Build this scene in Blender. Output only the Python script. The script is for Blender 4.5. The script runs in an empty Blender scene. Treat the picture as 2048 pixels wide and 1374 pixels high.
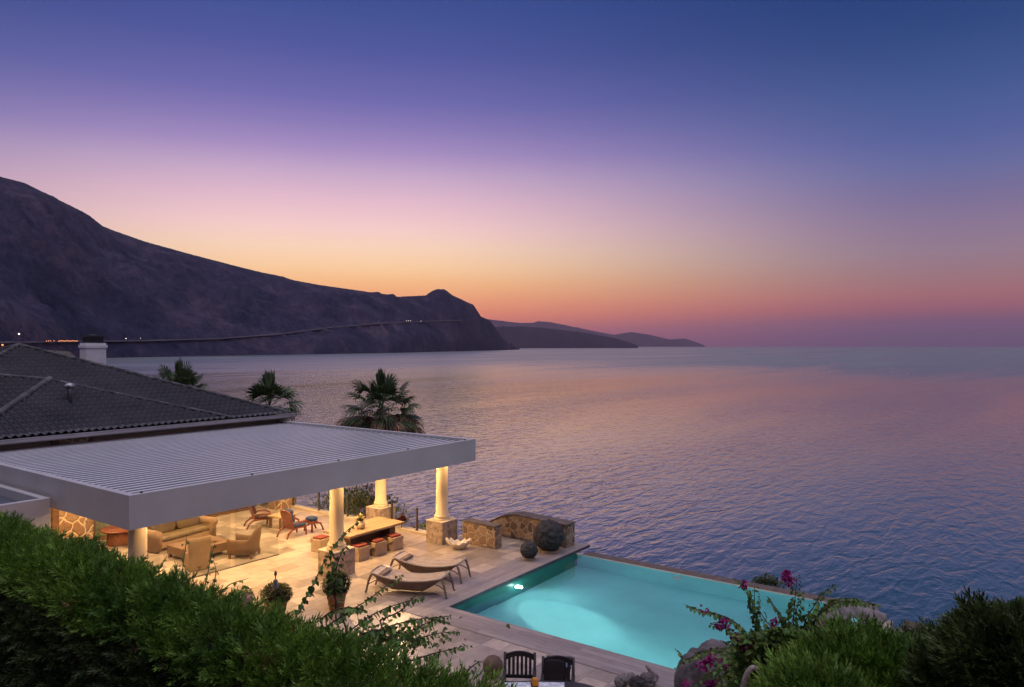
import bpy, bmesh, math, random
import numpy as np
from mathutils import Vector, Matrix, noise as mnoise

random.seed(11)
RNG = np.random.default_rng(7)
sc = bpy.context.scene
COL = sc.collection
PI = math.pi

# ------------------------------------------------------------------ frame
# x runs along the pergola front, y runs from the camera side into the house,
# z = 0 is the terrace paving. The camera stands 6.5 m above the terrace.
H = 6.5
FWD = (math.cos(math.radians(36)), math.sin(math.radians(36)))
RGT = (math.sin(math.radians(36)), -math.cos(math.radians(36)))
F = 1460.0
HAZE_DENSITY = 3.0e-5
SEA = -16.0


def at_depth(px, py, d):
    r = (px - 1024) / F * d
    return Vector((RGT[0] * r + FWD[0] * d, RGT[1] * r + FWD[1] * d, H - (py - 692) / F * d))


def on_level(px, py, z=0.0):
    return at_depth(px, py, F * (H - z) / (py - 692))


def S(r, g, b):
    def c(x):
        x /= 255.0
        return x / 12.92 if x <= 0.04045 else ((x + 0.055) / 1.055) ** 2.4
    return (c(r), c(g), c(b))


# ------------------------------------------------------------------ materials
class NT:
    def __init__(self, tree):
        self.t = tree

    def n(self, kind, **kw):
        nd = self.t.nodes.new(kind)
        for k, v in kw.items():
            if k in nd.inputs:
                nd.inputs[k].default_value = v
            else:
                setattr(nd, k, v)
        return nd

    def l(self, a, b):
        self.t.links.new(a, b)

    def ramp(self, fac, stops, interp='LINEAR'):
        r = self.t.nodes.new('ShaderNodeValToRGB')
        r.color_ramp.interpolation = interp
        e = r.color_ramp.elements
        e[0].position, e[0].color = stops[0][0], (*stops[0][1], 1)
        e[1].position, e[1].color = stops[-1][0], (*stops[-1][1], 1)
        for p, c in stops[1:-1]:
            x = e.new(p)
            x.color = (*c, 1)
        if fac is not None:
            self.l(fac, r.inputs[0])
        return r.outputs[0]

    def math(self, op, a, b=None, c=None, clamp=False):
        m = self.t.nodes.new('ShaderNodeMath')
        m.operation = op
        m.use_clamp = clamp
        for i, x in enumerate((a, b, c)):
            if x is None:
                continue
            if isinstance(x, (int, float)):
                m.inputs[i].default_value = x
            else:
                self.l(x, m.inputs[i])
        return m.outputs[0]

    def mix(self, fac, a, b, blend='MIX'):
        m = self.t.nodes.new('ShaderNodeMix')
        m.data_type = 'RGBA'
        m.blend_type = blend
        for sock, x in ((0, fac), (6, a), (7, b)):
            if isinstance(x, (int, float)):
                m.inputs[sock].default_value = x
            elif isinstance(x, tuple):
                m.inputs[sock].default_value = (*x, 1) if len(x) == 3 else x
            else:
                self.l(x, m.inputs[sock])
        return m.outputs[2]


def new_mat(name):
    m = bpy.data.materials.new(name)
    m.use_nodes = True
    t = m.node_tree
    b = t.nodes['Principled BSDF']
    return m, NT(t), b


def mat(name, col, rough=0.6, var=0.25, scale=4.0, bump=0.0, bscale=30.0, metal=0.0, coat=0.0, spec=0.5, col2=None,
        stretch=(1, 1, 1), island=False, trans=0.0):
    """Plain procedural surface: noise-varied colour and an optional fine bump."""
    m, N, b = new_mat(name)
    tc = N.n('ShaderNodeTexCoord')
    mp = N.n('ShaderNodeMapping')
    mp.inputs['Scale'].default_value = stretch
    N.l(tc.outputs['Object'], mp.inputs['Vector'])
    nz = N.n('ShaderNodeTexNoise', Scale=scale, Detail=5.0, Roughness=0.6)
    N.l(mp.outputs[0], nz.inputs['Vector'])
    c2 = col2 if col2 else tuple(max(0, x * (1 - var)) for x in col)
    c1 = tuple(min(1, x * (1 + var * 0.6)) for x in col)
    c = N.ramp(nz.outputs[0], [(0.3, c2), (0.7, c1)])
    if island:
        g = N.n('ShaderNodeNewGeometry')
        hs = N.n('ShaderNodeHueSaturation')
        N.l(c, hs.inputs['Color'])
        v = N.n('ShaderNodeMapRange')
        v.inputs[3].default_value, v.inputs[4].default_value = 0.45, 1.5
        N.l(g.outputs['Random Per Island'], v.inputs[0])
        N.l(v.outputs[0], hs.inputs['Value'])
        h = N.n('ShaderNodeMapRange')
        h.inputs[3].default_value, h.inputs[4].default_value = 0.47, 0.525
        w = N.math('FRACT', N.math('MULTIPLY', g.outputs['Random Per Island'], 7.31))
        N.l(w, h.inputs[0])
        N.l(h.outputs[0], hs.inputs['Hue'])
        c = hs.outputs[0]
    N.l(c, b.inputs['Base Color'])
    b.inputs['Roughness'].default_value = rough
    b.inputs['Metallic'].default_value = metal
    b.inputs['Coat Weight'].default_value = coat
    b.inputs['Specular IOR Level'].default_value = spec
    if trans:
        b.inputs['Subsurface Weight'].default_value = 0.0
    if bump:
        bz = N.n('ShaderNodeTexNoise', Scale=bscale, Detail=6.0)
        N.l(mp.outputs[0], bz.inputs['Vector'])
        bp = N.n('ShaderNodeBump', Strength=bump, Distance=0.02)
        N.l(bz.outputs[0], bp.inputs['Height'])
        N.l(bp.outputs[0], b.inputs['Normal'])
    if trans:
        tr = N.n('ShaderNodeBsdfTranslucent')
        N.l(c, tr.inputs[0])
        mx = N.n('ShaderNodeMixShader')
        mx.inputs[0].default_value = trans
        N.l(b.outputs[0], mx.inputs[1])
        N.l(tr.outputs[0], mx.inputs[2])
        N.l(mx.outputs[0], N.t.nodes['Material Output'].inputs[0])
    return m


def stone_mat(name, scale, cols, mortar, mw=0.05, bump=0.7):
    """Rubble masonry: irregular stones with pale mortar."""
    m, N, b = new_mat(name)
    tc = N.n('ShaderNodeTexCoord')
    nz = N.n('ShaderNodeTexNoise', Scale=scale * 0.9, Detail=3.0)
    N.l(tc.outputs['Object'], nz.inputs['Vector'])
    v = N.mix(0.16, tc.outputs['Object'], nz.outputs['Color'])
    f1 = N.n('ShaderNodeTexVoronoi', Scale=scale)
    N.l(v, f1.inputs['Vector'])
    ed = N.n('ShaderNodeTexVoronoi', Scale=scale, feature='DISTANCE_TO_EDGE')
    N.l(v, ed.inputs['Vector'])
    sx = N.n('ShaderNodeSeparateColor')
    N.l(f1.outputs['Color'], sx.inputs[0])
    stone = N.ramp(sx.outputs[0], [(i / (len(cols) - 1), c) for i, c in enumerate(cols)])
    fine = N.n('ShaderNodeTexNoise', Scale=scale * 9, Detail=6.0, Roughness=0.7)
    N.l(tc.outputs['Object'], fine.inputs['Vector'])
    fr = N.ramp(fine.outputs[0], [(0.3, (0.55, 0.55, 0.55)), (0.7, (1.2, 1.2, 1.2))])
    stone = N.mix(1.0, stone, fr, 'MULTIPLY')
    mask = N.ramp(ed.outputs[0], [(mw * 0.4, (0, 0, 0)), (mw, (1, 1, 1))])
    N.l(N.mix(mask, mortar, stone), b.inputs['Base Color'])
    b.inputs['Roughness'].default_value = 0.85
    hgt = N.math('ADD', N.math('MINIMUM', ed.outputs[0], 0.16), N.math('MULTIPLY', fine.outputs[0], 0.07))
    bp = N.n('ShaderNodeBump', Strength=bump, Distance=0.12)
    N.l(hgt, bp.inputs['Height'])
    N.l(bp.outputs[0], b.inputs['Normal'])
    return m


def emit_mat(name, col, strength):
    m, N, b = new_mat(name)
    b.inputs['Base Color'].default_value = (*col, 1)
    b.inputs['Emission Color'].default_value = (*col, 1)
    b.inputs['Emission Strength'].default_value = strength
    return m


def paving_mat():
    m, N, b = new_mat('travertine_paving')
    tc = N.n('ShaderNodeTexCoord')
    nzd = N.n('ShaderNodeTexNoise', Scale=0.7, Detail=2.0)
    N.l(tc.outputs['Object'], nzd.inputs['Vector'])

    def brick(w, h, sq, mort):
        br = N.n('ShaderNodeTexBrick', Scale=1.0)
        br.inputs['Brick Width'].default_value = w
        br.inputs['Row Height'].default_value = h
        br.inputs['Mortar Size'].default_value = mort
        br.inputs['Bias'].default_value = -0.15
        br.offset, br.squash, br.squash_frequency = 0.37, sq, 3
        N.l(tc.outputs['Object'], br.inputs['Vector'])
        return br
    br = brick(0.78, 0.52, 1.5, 0.005)
    br.inputs['Color1'].default_value = (0.47, 0.385, 0.32, 1)
    br.inputs['Color2'].default_value = (0.20, 0.165, 0.145, 1)
    br.inputs['Mortar'].default_value = (0.13, 0.10, 0.085, 1)
    # a second larger rhythm picks out single darker slabs
    br2 = brick(0.78, 0.52, 1.5, 0.0)
    br2.inputs['Color1'].default_value = (1, 1, 1, 1)
    br2.inputs['Color2'].default_value = (0, 0, 0, 1)
    dk = N.ramp(br2.outputs[0], [(0.0, (0.5, 0.48, 0.5)), (0.16, (0.8, 0.8, 0.8)), (0.2, (1, 1, 1)), (1.0, (1.05, 1.05, 1.05))])
    vein = N.n('ShaderNodeTexNoise', Scale=3.0, Detail=7.0, Roughness=0.65, Distortion=0.6)
    mp = N.n('ShaderNodeMapping')
    mp.inputs['Scale'].default_value = (1.0, 1.3, 1)
    N.l(tc.outputs['Object'], mp.inputs['Vector'])
    N.l(mp.outputs[0], vein.inputs['Vector'])
    vr = N.ramp(vein.outputs[0], [(0.25, (0.62, 0.6, 0.6)), (0.75, (1.25, 1.25, 1.22))])
    c = N.mix(1.0, N.mix(1.0, br.outputs[0], dk, 'MULTIPLY'), vr, 'MULTIPLY')
    N.l(c, b.inputs['Base Color'])
    b.inputs['Coat Weight'].default_value = 0.35
    b.inputs['Coat Roughness'].default_value = 0.26
    rr = N.n('ShaderNodeMapRange')
    rr.inputs[3].default_value, rr.inputs[4].default_value = 0.28, 0.5
    N.l(vein.outputs[0], rr.inputs[0])
    N.l(rr.outputs[0], b.inputs['Roughness'])
    bp = N.n('ShaderNodeBump', Strength=0.25, Distance=0.01)
    N.l(N.math('SUBTRACT', N.math('MULTIPLY', vein.outputs[0], 0.4), br.outputs['Fac']), bp.inputs['Height'])
    N.l(bp.outputs[0], b.inputs['Normal'])
    return m


def plank_mat(name, along_x, c1, c2):
    """Long worn stone strips of the pool coping."""
    m, N, b = new_mat(name)
    tc = N.n('ShaderNodeTexCoord')
    mp = N.n('ShaderNodeMapping')
    if not along_x:
        mp.inputs['Rotation'].default_value = (0, 0, PI / 2)
    N.l(tc.outputs['Object'], mp.inputs['Vector'])
    br = N.n('ShaderNodeTexBrick', Scale=1.0)
    br.inputs['Brick Width'].default_value = 1.6
    br.inputs['Row Height'].default_value = 0.165
    br.inputs['Mortar Size'].default_value = 0.004
    br.inputs['Color1'].default_value = (*c1, 1)
    br.inputs['Color2'].default_value = (*c2, 1)
    br.inputs['Mortar'].default_value = (0.12, 0.10, 0.10, 1)
    N.l(mp.outputs[0], br.inputs['Vector'])
    m2 = N.n('ShaderNodeMapping')
    m2.inputs['Scale'].default_value = (1.2, 14, 1)
    N.l(mp.outputs[0], m2.inputs['Vector'])
    g = N.n('ShaderNodeTexNoise', Scale=2.0, Detail=6.0, Roughness=0.7)
    N.l(m2.outputs[0], g.inputs['Vector'])
    gr = N.ramp(g.outputs[0], [(0.3, (0.65, 0.65, 0.65)), (0.7, (1.2, 1.2, 1.2))])
    N.l(N.mix(1.0, br.outputs[0], gr, 'MULTIPLY'), b.inputs['Base Color'])
    b.inputs['Roughness'].default_value = 0.55
    bp = N.n('ShaderNodeBump', Strength=0.3, Distance=0.01)
    N.l(N.math('SUBTRACT', N.math('MULTIPLY', g.outputs[0], 0.5), br.outputs['Fac']), bp.inputs['Height'])
    N.l(bp.outputs[0], b.inputs['Normal'])
    return m


def wood_mat(name, c1, c2, rough=0.45, scale=3.0, stretch=(0.6, 9, 9), coat=0.0):
    return mat(name, c1, rough, 0.3, scale, 0.12, scale * 6, col2=c2, stretch=stretch, coat=coat)


def weave_mat(name, c1, c2, size=0.03):
    m, N, b = new_mat(name)
    tc = N.n('ShaderNodeTexCoord')
    ck = N.n('ShaderNodeTexChecker', Scale=1.0 / size)
    N.l(tc.outputs['Object'], ck.inputs['Vector'])
    nz = N.n('ShaderNodeTexNoise', Scale=6.0, Detail=5.0)
    N.l(tc.outputs['Object'], nz.inputs['Vector'])
    f = N.math('ADD', N.math('MULTIPLY', ck.outputs['Fac'], 0.35), N.math('MULTIPLY', nz.outputs[0], 0.65))
    N.l(N.ramp(f, [(0.2, c2), (0.8, c1)]), b.inputs['Base Color'])
    b.inputs['Roughness'].default_value = 0.65
    bp = N.n('ShaderNodeBump', Strength=0.3, Distance=0.006)
    N.l(ck.outputs['Fac'], bp.inputs['Height'])
    N.l(bp.outputs[0], b.inputs['Normal'])
    return m


M = {}
M['white'] = mat('white_painted_metal', (0.48, 0.47, 0.49), 0.45, 0.13, 0.6, 0.03, 8)
M['louver'] = mat('grey_shade_louver', (0.080, 0.092, 0.115), 0.4, 0.12, 0.5)  # aluminium blades darkened: the shade on them is put into the colour
M['rib'] = mat('white_lit_rib', (0.74, 0.74, 0.78), 0.4, 0.08, 0.7)  # same aluminium made whiter: light on the lips put into the colour
M['roadcut'] = mat('pale_road_bank', (0.045, 0.039, 0.055), 0.95, 0.3, 0.01)
M['render'] = mat('cream_wall_render', (0.30, 0.25, 0.21), 0.85, 0.15, 2, 0.2, 40)
M['chimney'] = mat('white_chimney_render', (0.70, 0.70, 0.73), 0.8, 0.08, 3, 0.1, 40)
M['column'] = mat('cream_column_paint', (0.74, 0.58, 0.37), 0.5, 0.08, 3)
M['tile'] = mat('dark_roof_tile', (0.036, 0.036, 0.050), 0.5, 0.5, 0.9, 0.2, 30, col2=(0.010, 0.011, 0.019))
M['cap_tile'] = mat('worn_ridge_tile', (0.085, 0.080, 0.092), 0.75, 0.4, 6, 0.2, 30, island=True)
M['gutter'] = mat('pale_gutter_paint', (0.40, 0.38, 0.40), 0.5, 0.2, 1.5)
M['black_metal'] = mat('black_metal', (0.02, 0.02, 0.022), 0.45, 0.2, 5)
M['grey_metal'] = mat('dull_grey_metal', (0.35, 0.35, 0.37), 0.35, 0.2, 4, metal=0.7)
M['post'] = mat('dark_post_metal', (0.055, 0.05, 0.055), 0.4, 0.2, 4)
M['pave'] = paving_mat()
M['cope_x'] = plank_mat('coping_along_pool_head', True, (0.33, 0.28, 0.28), (0.24, 0.20, 0.205))
M['cope_y'] = plank_mat('coping_along_pool_side', False, (0.33, 0.28, 0.28), (0.24, 0.20, 0.205))
M['cope_edge'] = mat('dark_coping_edge', (0.06, 0.055, 0.07), 0.5, 0.3, 4)
M['pool'] = mat('turquoise_pool_plaster', (0.22, 0.60, 0.60), 0.7, 0.15, 0.6)
M['pool_head'] = mat('dark_green_pool_wall', (0.022, 0.19, 0.15), 0.4, 0.15, 3)  # head wall in a darker green than the turquoise basin
M['rubble'] = stone_mat('brown_rubble_masonry', 5.2, [(0.20, 0.12, 0.075), (0.34, 0.21, 0.13), (0.12, 0.08, 0.06), (0.42, 0.29, 0.19), (0.26, 0.16, 0.10)], (0.42, 0.34, 0.26), 0.06)
M['rubble_big'] = stone_mat('warm_house_masonry', 3.0, [(0.30, 0.18, 0.10), (0.38, 0.26, 0.15), (0.24, 0.13, 0.075), (0.34, 0.21, 0.12)], (0.62, 0.50, 0.34), 0.055)
M['slab_stone'] = mat('mottled_pedestal_stone', (0.40, 0.30, 0.23), 0.75, 0.5, 7, 0.5, 22, col2=(0.15, 0.115, 0.10))
M['slab_top'] = mat('pedestal_cap_stone', (0.50, 0.42, 0.32), 0.6, 0.15, 5)
M['ledge'] = mat('brown_ledge_stone', (0.12, 0.09, 0.08), 0.8, 0.45, 5, 0.6, 20)
M['lava'] = mat('black_lava_rock', (0.042, 0.037, 0.040), 0.8, 0.6, 9, 1.0, 20, col2=(0.008, 0.007, 0.009))
M['grey_rock'] = mat('grey_boulder_rock', (0.15, 0.13, 0.135), 0.9, 0.5, 3.5, 1.0, 11, col2=(0.035, 0.03, 0.038))
M['pale_rock'] = mat('pale_boulder_rock', (0.19, 0.17, 0.17), 0.9, 0.45, 4, 0.8, 12)
M['wicker'] = weave_mat('tan_wicker', (0.20, 0.11, 0.062), (0.11, 0.06, 0.034), 0.022)
M['canvas_tan'] = mat('tan_sofa_canvas', (0.26, 0.165, 0.10), 0.85, 0.12, 5, 0.15, 90)
M['leather'] = mat('olive_tan_cushion', (0.13, 0.088, 0.045), 0.5, 0.25, 4, 0.15, 14)
M['red_wood'] = wood_mat('red_brown_wood', (0.17, 0.040, 0.020), (0.10, 0.024, 0.014), 0.35)
M['dark_brown'] = mat('dark_brown_fabric', (0.06, 0.025, 0.02), 0.8, 0.3, 8)
M['blue_print'] = mat('blue_patterned_fabric', (0.022, 0.05, 0.13), 0.85, 0.9, 28, col2=(0.004, 0.010, 0.035))
M['oak'] = wood_mat('honey_plank_wood', (0.42, 0.29, 0.17), (0.29, 0.185, 0.10), 0.4, 2.0, (0.5, 7, 7))
M['dark_wood'] = wood_mat('dark_table_wood', (0.15, 0.075, 0.035), (0.09, 0.045, 0.025), 0.5)
M['stool'] = mat('sand_stool_canvas', (0.42, 0.31, 0.21), 0.85, 0.12, 7, 0.25, 40)
M['maroon'] = mat('maroon_seat_fabric', (0.20, 0.035, 0.022), 0.9, 0.25, 10, 0.15, 80)
M['glaze'] = mat('cream_glazed_pottery', (0.72, 0.60, 0.38), 0.25, 0.08, 4)
M['petal_cream'] = mat('cream_petals', (0.72, 0.60, 0.24), 0.7, 0.2, 9, island=True)
M['shell'] = mat('white_clam_shell', (0.72, 0.62, 0.48), 0.6, 0.18, 9, 0.3, 30)
M['rib_canvas'] = mat('grey_brown_lounger_slats', (0.47, 0.37, 0.30), 0.75, 0.2, 6)
M['skirt'] = mat('brown_lounger_skirt', (0.185, 0.125, 0.10), 0.8, 0.25, 5, 0.2, 60)
M['bent_wood'] = wood_mat('grey_bent_wood', (0.21, 0.15, 0.115), (0.12, 0.085, 0.07), 0.5)
M['terracotta'] = mat('terracotta', (0.33, 0.13, 0.07), 0.8, 0.3, 6, 0.15, 30)
M['clay_dark'] = mat('dark_clay', (0.145, 0.085, 0.06), 0.7, 0.35, 4, 0.2, 30)
M['black_cloth'] = mat('black_seat_cloth', (0.022, 0.017, 0.018), 0.9, 0.3, 8)
M['blackwood'] = wood_mat('black_stained_wood', (0.030, 0.026, 0.028), (0.016, 0.014, 0.016), 0.45)
M['glass_top'] = mat('grey_glass_top', (0.10, 0.12, 0.15), 0.08, 0.1, 3, coat=1.0)
M['blue_glass'] = mat('blue_glazed_ball', (0.06, 0.08, 0.14), 0.15, 0.3, 20, coat=1.0)
M['driftwood'] = wood_mat('bleached_driftwood', (0.36, 0.30, 0.28), (0.20, 0.165, 0.155), 0.8)
M['paper'] = mat('printed_white_card', (0.66, 0.66, 0.70), 0.6, 0.75, 9, col2=(0.20, 0.27, 0.38))
M['orange'] = mat('orange_napkin', (0.62, 0.24, 0.02), 0.75, 0.15, 6)
M['plinth'] = mat('pale_wood_plinth', (0.33, 0.25, 0.18), 0.7, 0.2, 8)
M['coral'] = mat('pink_planter_clay', (0.42, 0.24, 0.20), 0.8, 0.3, 9, 0.3, 20)
M['soil'] = mat('dark_garden_soil', (0.05, 0.035, 0.025), 0.95, 0.4, 3, 0.6, 12)
M['hill'] = mat('dry_hillside_scrub', (0.075, 0.06, 0.04), 0.95, 0.5, 0.35, 0.5, 2, col2=(0.03, 0.035, 0.02))
M['core'] = mat('shaded_hedge_interior', (0.018, 0.022, 0.012), 0.95, 0.4, 9)  # near-black colour stands in for the shade inside foliage
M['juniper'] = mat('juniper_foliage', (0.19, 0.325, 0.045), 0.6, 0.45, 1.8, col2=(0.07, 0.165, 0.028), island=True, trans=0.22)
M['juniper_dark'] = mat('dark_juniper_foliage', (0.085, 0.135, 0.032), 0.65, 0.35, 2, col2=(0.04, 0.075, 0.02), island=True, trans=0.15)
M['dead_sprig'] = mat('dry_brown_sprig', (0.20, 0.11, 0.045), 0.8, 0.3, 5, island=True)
M['juniper_side'] = mat('shaded_side_juniper', (0.050, 0.085, 0.020), 0.65, 0.35, 2, col2=(0.022, 0.045, 0.013), island=True, trans=0.1)  # hedge foliage again, with the front's shade put into the leaf colour
M['bvleaf'] = mat('bougainvillea_leaf', (0.115, 0.215, 0.03), 0.45, 0.3, 5, col2=(0.06, 0.125, 0.02), island=True, trans=0.3)
M['bract'] = mat('magenta_bract', (0.33, 0.015, 0.19), 0.65, 0.25, 8, island=True, trans=0.3)
M['twig'] = mat('brown_twig', (0.07, 0.045, 0.03), 0.85, 0.3, 8)
M['shrubleaf'] = mat('grey_green_shrub_leaf', (0.075, 0.105, 0.035), 0.6, 0.3, 3, island=True, trans=0.25)
M['boxleaf'] = mat('clipped_shrub_leaf', (0.085, 0.10, 0.025), 0.6, 0.3, 6, island=True, trans=0.2)
M['palmleaf'] = mat('fan_palm_leaf', (0.060, 0.095, 0.034), 0.5, 0.3, 2, island=True, trans=0.15)
M['palmdry'] = mat('dry_palm_leaf', (0.27, 0.165, 0.10), 0.8, 0.3, 3, island=True, trans=0.15)
M['palmtrunk'] = mat('fibrous_palm_trunk', (0.10, 0.07, 0.05), 0.95, 0.5, 6, 0.8, 20)
M['redleaf'] = mat('dark_red_leaf', (0.17, 0.05, 0.05), 0.6, 0.4, 6, island=True, trans=0.3)
M['lamp_warm'] = emit_mat('warm_lamp_glow', (1.0, 0.62, 0.28), 6.0)
M['lamp_orange'] = emit_mat('orange_street_glow', (1.0, 0.33, 0.10), 1.5)
M['lamp_white'] = emit_mat('white_street_glow', (1.0, 0.85, 0.75), 2.2)
M['lamp_pool'] = emit_mat('pool_lamp_glow', (0.8, 1.0, 0.98), 9.0)


def glass_mat(name, tint, fac):
    m, N, b = new_mat(name)
    tr = N.n('ShaderNodeBsdfTransparent')
    tr.inputs[0].default_value = (*tint, 1)
    gl = N.n('ShaderNodeBsdfGlossy')
    gl.inputs['Roughness'].default_value = 0.02
    fr = N.n('ShaderNodeLayerWeight', Blend=0.5)
    mx = N.n('ShaderNodeMixShader')
    f5 = N.math('POWER', fr.outputs['Facing'], 4.0)
    N.l(N.math('ADD', N.math('MULTIPLY', f5, 0.5 * fac), 0.03), mx.inputs[0])
    N.l(tr.outputs[0], mx.inputs[1])
    N.l(gl.outputs[0], mx.inputs[2])
    N.l(mx.outputs[0], N.t.nodes['Material Output'].inputs[0])
    return m


M['glass'] = glass_mat('clear_glass', (0.93, 0.95, 0.94), 1.0)
M['door_glass'] = glass_mat('greenish_door_glass', (0.72, 0.80, 0.70), 1.0)


# ------------------------------------------------------------------ mesh helpers
class MB:
    def __init__(self):
        self.v, self.f, self.s = [], [], []

    def add(self, vs, fs, smooth=False):
        o = len(self.v)
        self.v += [tuple(p) for p in vs]
        for f in fs:
            self.f.append(tuple(i + o for i in f))
            self.s.append(smooth)
        return self

    def box(self, c, s, rz=0.0, top=(1, 1), shift=(0, 0)):
        """c = centre of the base, s = size; top scales the upper face, shift slides it."""
        x, y, z = s[0] / 2, s[1] / 2, s[2]
        vs = [(-x, -y, 0), (x, -y, 0), (x, y, 0), (-x, y, 0)]
        vs += [(px * top[0] + shift[0], py * top[1] + shift[1], z) for px, py, _ in vs]
        cr, sr = math.cos(rz), math.sin(rz)
        vs = [(c[0] + a * cr - b * sr, c[1] + a * sr + b * cr, c[2] + d) for a, b, d in vs]
        return self.add(vs, [(3, 2, 1, 0), (4, 5, 6, 7), (0, 1, 5, 4), (1, 2, 6, 5), (2, 3, 7, 6), (3, 0, 4, 7)])

    def box2(self, a, b):
        return self.box(((a[0] + b[0]) / 2, (a[1] + b[1]) / 2, a[2]), (b[0] - a[0], b[1] - a[1], b[2] - a[2]))

    def tube(self, pts, rad, n=8, cap=True):
        pts = [Vector(p) for p in pts]
        k = len(pts)
        rad = rad if isinstance(rad, (list, tuple)) else [rad] * k
        rings = []
        prev = None
        for i, p in enumerate(pts):
            d = (pts[min(i + 1, k - 1)] - pts[max(i - 1, 0)])
            if d.length < 1e-9:
                d = Vector((0, 0, 1))
            d.normalize()
            if prev is None:
                ref = Vector((0, 0, 1)) if abs(d.z) < 0.9 else Vector((1, 0, 0))
                a = d.cross(ref).normalized()
            else:
                a = (prev - d * prev.dot(d))
                a = a.normalized() if a.length > 1e-6 else d.cross(Vector((1, 0, 0))).normalized()
            prev = a
            b = d.cross(a)
            rings.append([p + a * (math.cos(2 * PI * j / n) * rad[i]) + b * (math.sin(2 * PI * j / n) * rad[i]) for j in range(n)])
        vs = [q for r in rings for q in r]
        fs = [(i * n + j, i * n + (j + 1) % n, (i + 1) * n + (j + 1) % n, (i + 1) * n + j) for i in range(k - 1) for j in range(n)]
        if cap:
            fs.append(tuple(reversed(range(n))))
            fs.append(tuple(range((k - 1) * n, k * n)))
        return self.add(vs, fs, True)

    def lathe(self, prof, c=(0, 0, 0), n=24):
        vs = [(c[0] + r * math.cos(2 * PI * j / n), c[1] + r * math.sin(2 * PI * j / n), c[2] + z) for r, z in prof for j in range(n)]
        k = len(prof)
        fs = [(i * n + j, i * n + (j + 1) % n, (i + 1) * n + (j + 1) % n, (i + 1) * n + j) for i in range(k - 1) for j in range(n)]
        fs.append(tuple(reversed(range(n))))
        fs.append(tuple(range((k - 1) * n, k * n)))
        return self.add(vs, fs, True)

    def loft(self, secs, closed=True, cap=True, smooth=True):
        n = len(secs[0])
        vs = [p for s in secs for p in s]
        m = n if closed else n - 1
        fs = [(i * n + j, i * n + (j + 1) % n, (i + 1) * n + (j + 1) % n, (i + 1) * n + j) for i in range(len(secs) - 1) for j in range(m)]
        if cap and closed:
            fs.append(tuple(reversed(range(n))))
            fs.append(tuple(range((len(secs) - 1) * n, len(secs) * n)))
        return self.add(vs, fs, smooth)

    def pillow(self, c, s, e=0.35, mat4=None, nu=20, nv=12):
        """Rounded cushion (superellipsoid) of full size s centred on c."""
        def sp(x, p):
            return math.copysign(abs(x) ** p, x)
        vs = []
        for i in range(nv + 1):
            w = -PI / 2 + PI * i / nv
            for j in range(nu):
                u = 2 * PI * j / nu
                p = Vector((s[0] / 2 * sp(math.cos(w), e * 1.3) * sp(math.cos(u), e), s[1] / 2 * sp(math.cos(w), e * 1.3) * sp(math.sin(u), e), s[2] / 2 * sp(math.sin(w), 0.75)))
                if mat4 is not None:
                    p = mat4 @ p
                vs.append((p[0] + c[0], p[1] + c[1], p[2] + c[2]))
        fs = [(i * nu + j, i * nu + (j + 1) % nu, (i + 1) * nu + (j + 1) % nu, (i + 1) * nu + j) for i in range(nv) for j in range(nu)]
        return self.add(vs, fs, True)

    def build(self, name, m, parent=None, bevel=0.0, loc=None):
        me = bpy.data.meshes.new(name)
        me.from_pydata(self.v, [], self.f)
        me.polygons.foreach_set('use_smooth', self.s)
        bm = bmesh.new()
        bm.from_mesh(me)
        bmesh.ops.remove_doubles(bm, verts=bm.verts, dist=1e-5)
        bmesh.ops.recalc_face_normals(bm, faces=bm.faces)
        if bevel:
            ed = [e for e in bm.edges if len(e.link_faces) == 2 and e.calc_face_angle(0) > 0.6]
            bmesh.ops.bevel(bm, geom=ed, offset=bevel, segments=2, profile=0.6, affect='EDGES', clamp_overlap=True)
        bm.to_mesh(me)
        bm.free()
        me.materials.append(M[m] if isinstance(m, str) else m)
        o = bpy.data.objects.new(name, me)
        COL.objects.link(o)
        if parent is not None:
            o.parent = parent
        if loc is not None:
            o.location = loc
        return o


def raw_mesh(name, verts, faces_flat, nper, m, parent=None, smooth=False):
    """Fast mesh from numpy arrays: every face has nper corners."""
    me = bpy.data.meshes.new(name)
    nv, nf = len(verts), len(faces_flat) // nper
    me.vertices.add(nv)
    me.vertices.foreach_set('co', np.asarray(verts, dtype=np.float32).ravel())
    me.loops.add(nf * nper)
    me.loops.foreach_set('vertex_index', np.asarray(faces_flat, dtype=np.int32))
    me.polygons.add(nf)
    me.polygons.foreach_set('loop_start', np.arange(0, nf * nper, nper, dtype=np.int32))
    me.polygons.foreach_set('use_smooth', np.full(nf, smooth))
    me.update(calc_edges=True)
    me.materials.append(M[m])
    o = bpy.data.objects.new(name, me)
    COL.objects.link(o)
    if parent is not None:
        o.parent = parent
    return o


def tag(o, label=None, cat=None, group=None, kind=None):
    for k, v in (('label', label), ('category', cat), ('group', group), ('kind', kind)):
        if v:
            o[k] = v
    return o


def thing(name, label, cat, loc=(0, 0, 0), rz=0.0, group=None):
    o = bpy.data.objects.new(name, None)
    o.empty_display_size = 0.2
    COL.objects.link(o)
    o.location = loc
    o.rotation_euler = (0, 0, rz)
    return tag(o, label, cat, group)


def copy_tree(o, label=None, loc=None, rz=None, parent=None):
    c = o.copy()
    COL.objects.link(c)
    if parent is not None:
        c.parent = parent
    for ch in [x for x in bpy.data.objects if x.parent == o]:
        copy_tree(ch, parent=c)
    if label:
        c['label'] = label
    if loc is not None:
        c.location = loc
    if rz is not None:
        c.rotation_euler = (0, 0, rz)
    return c


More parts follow.
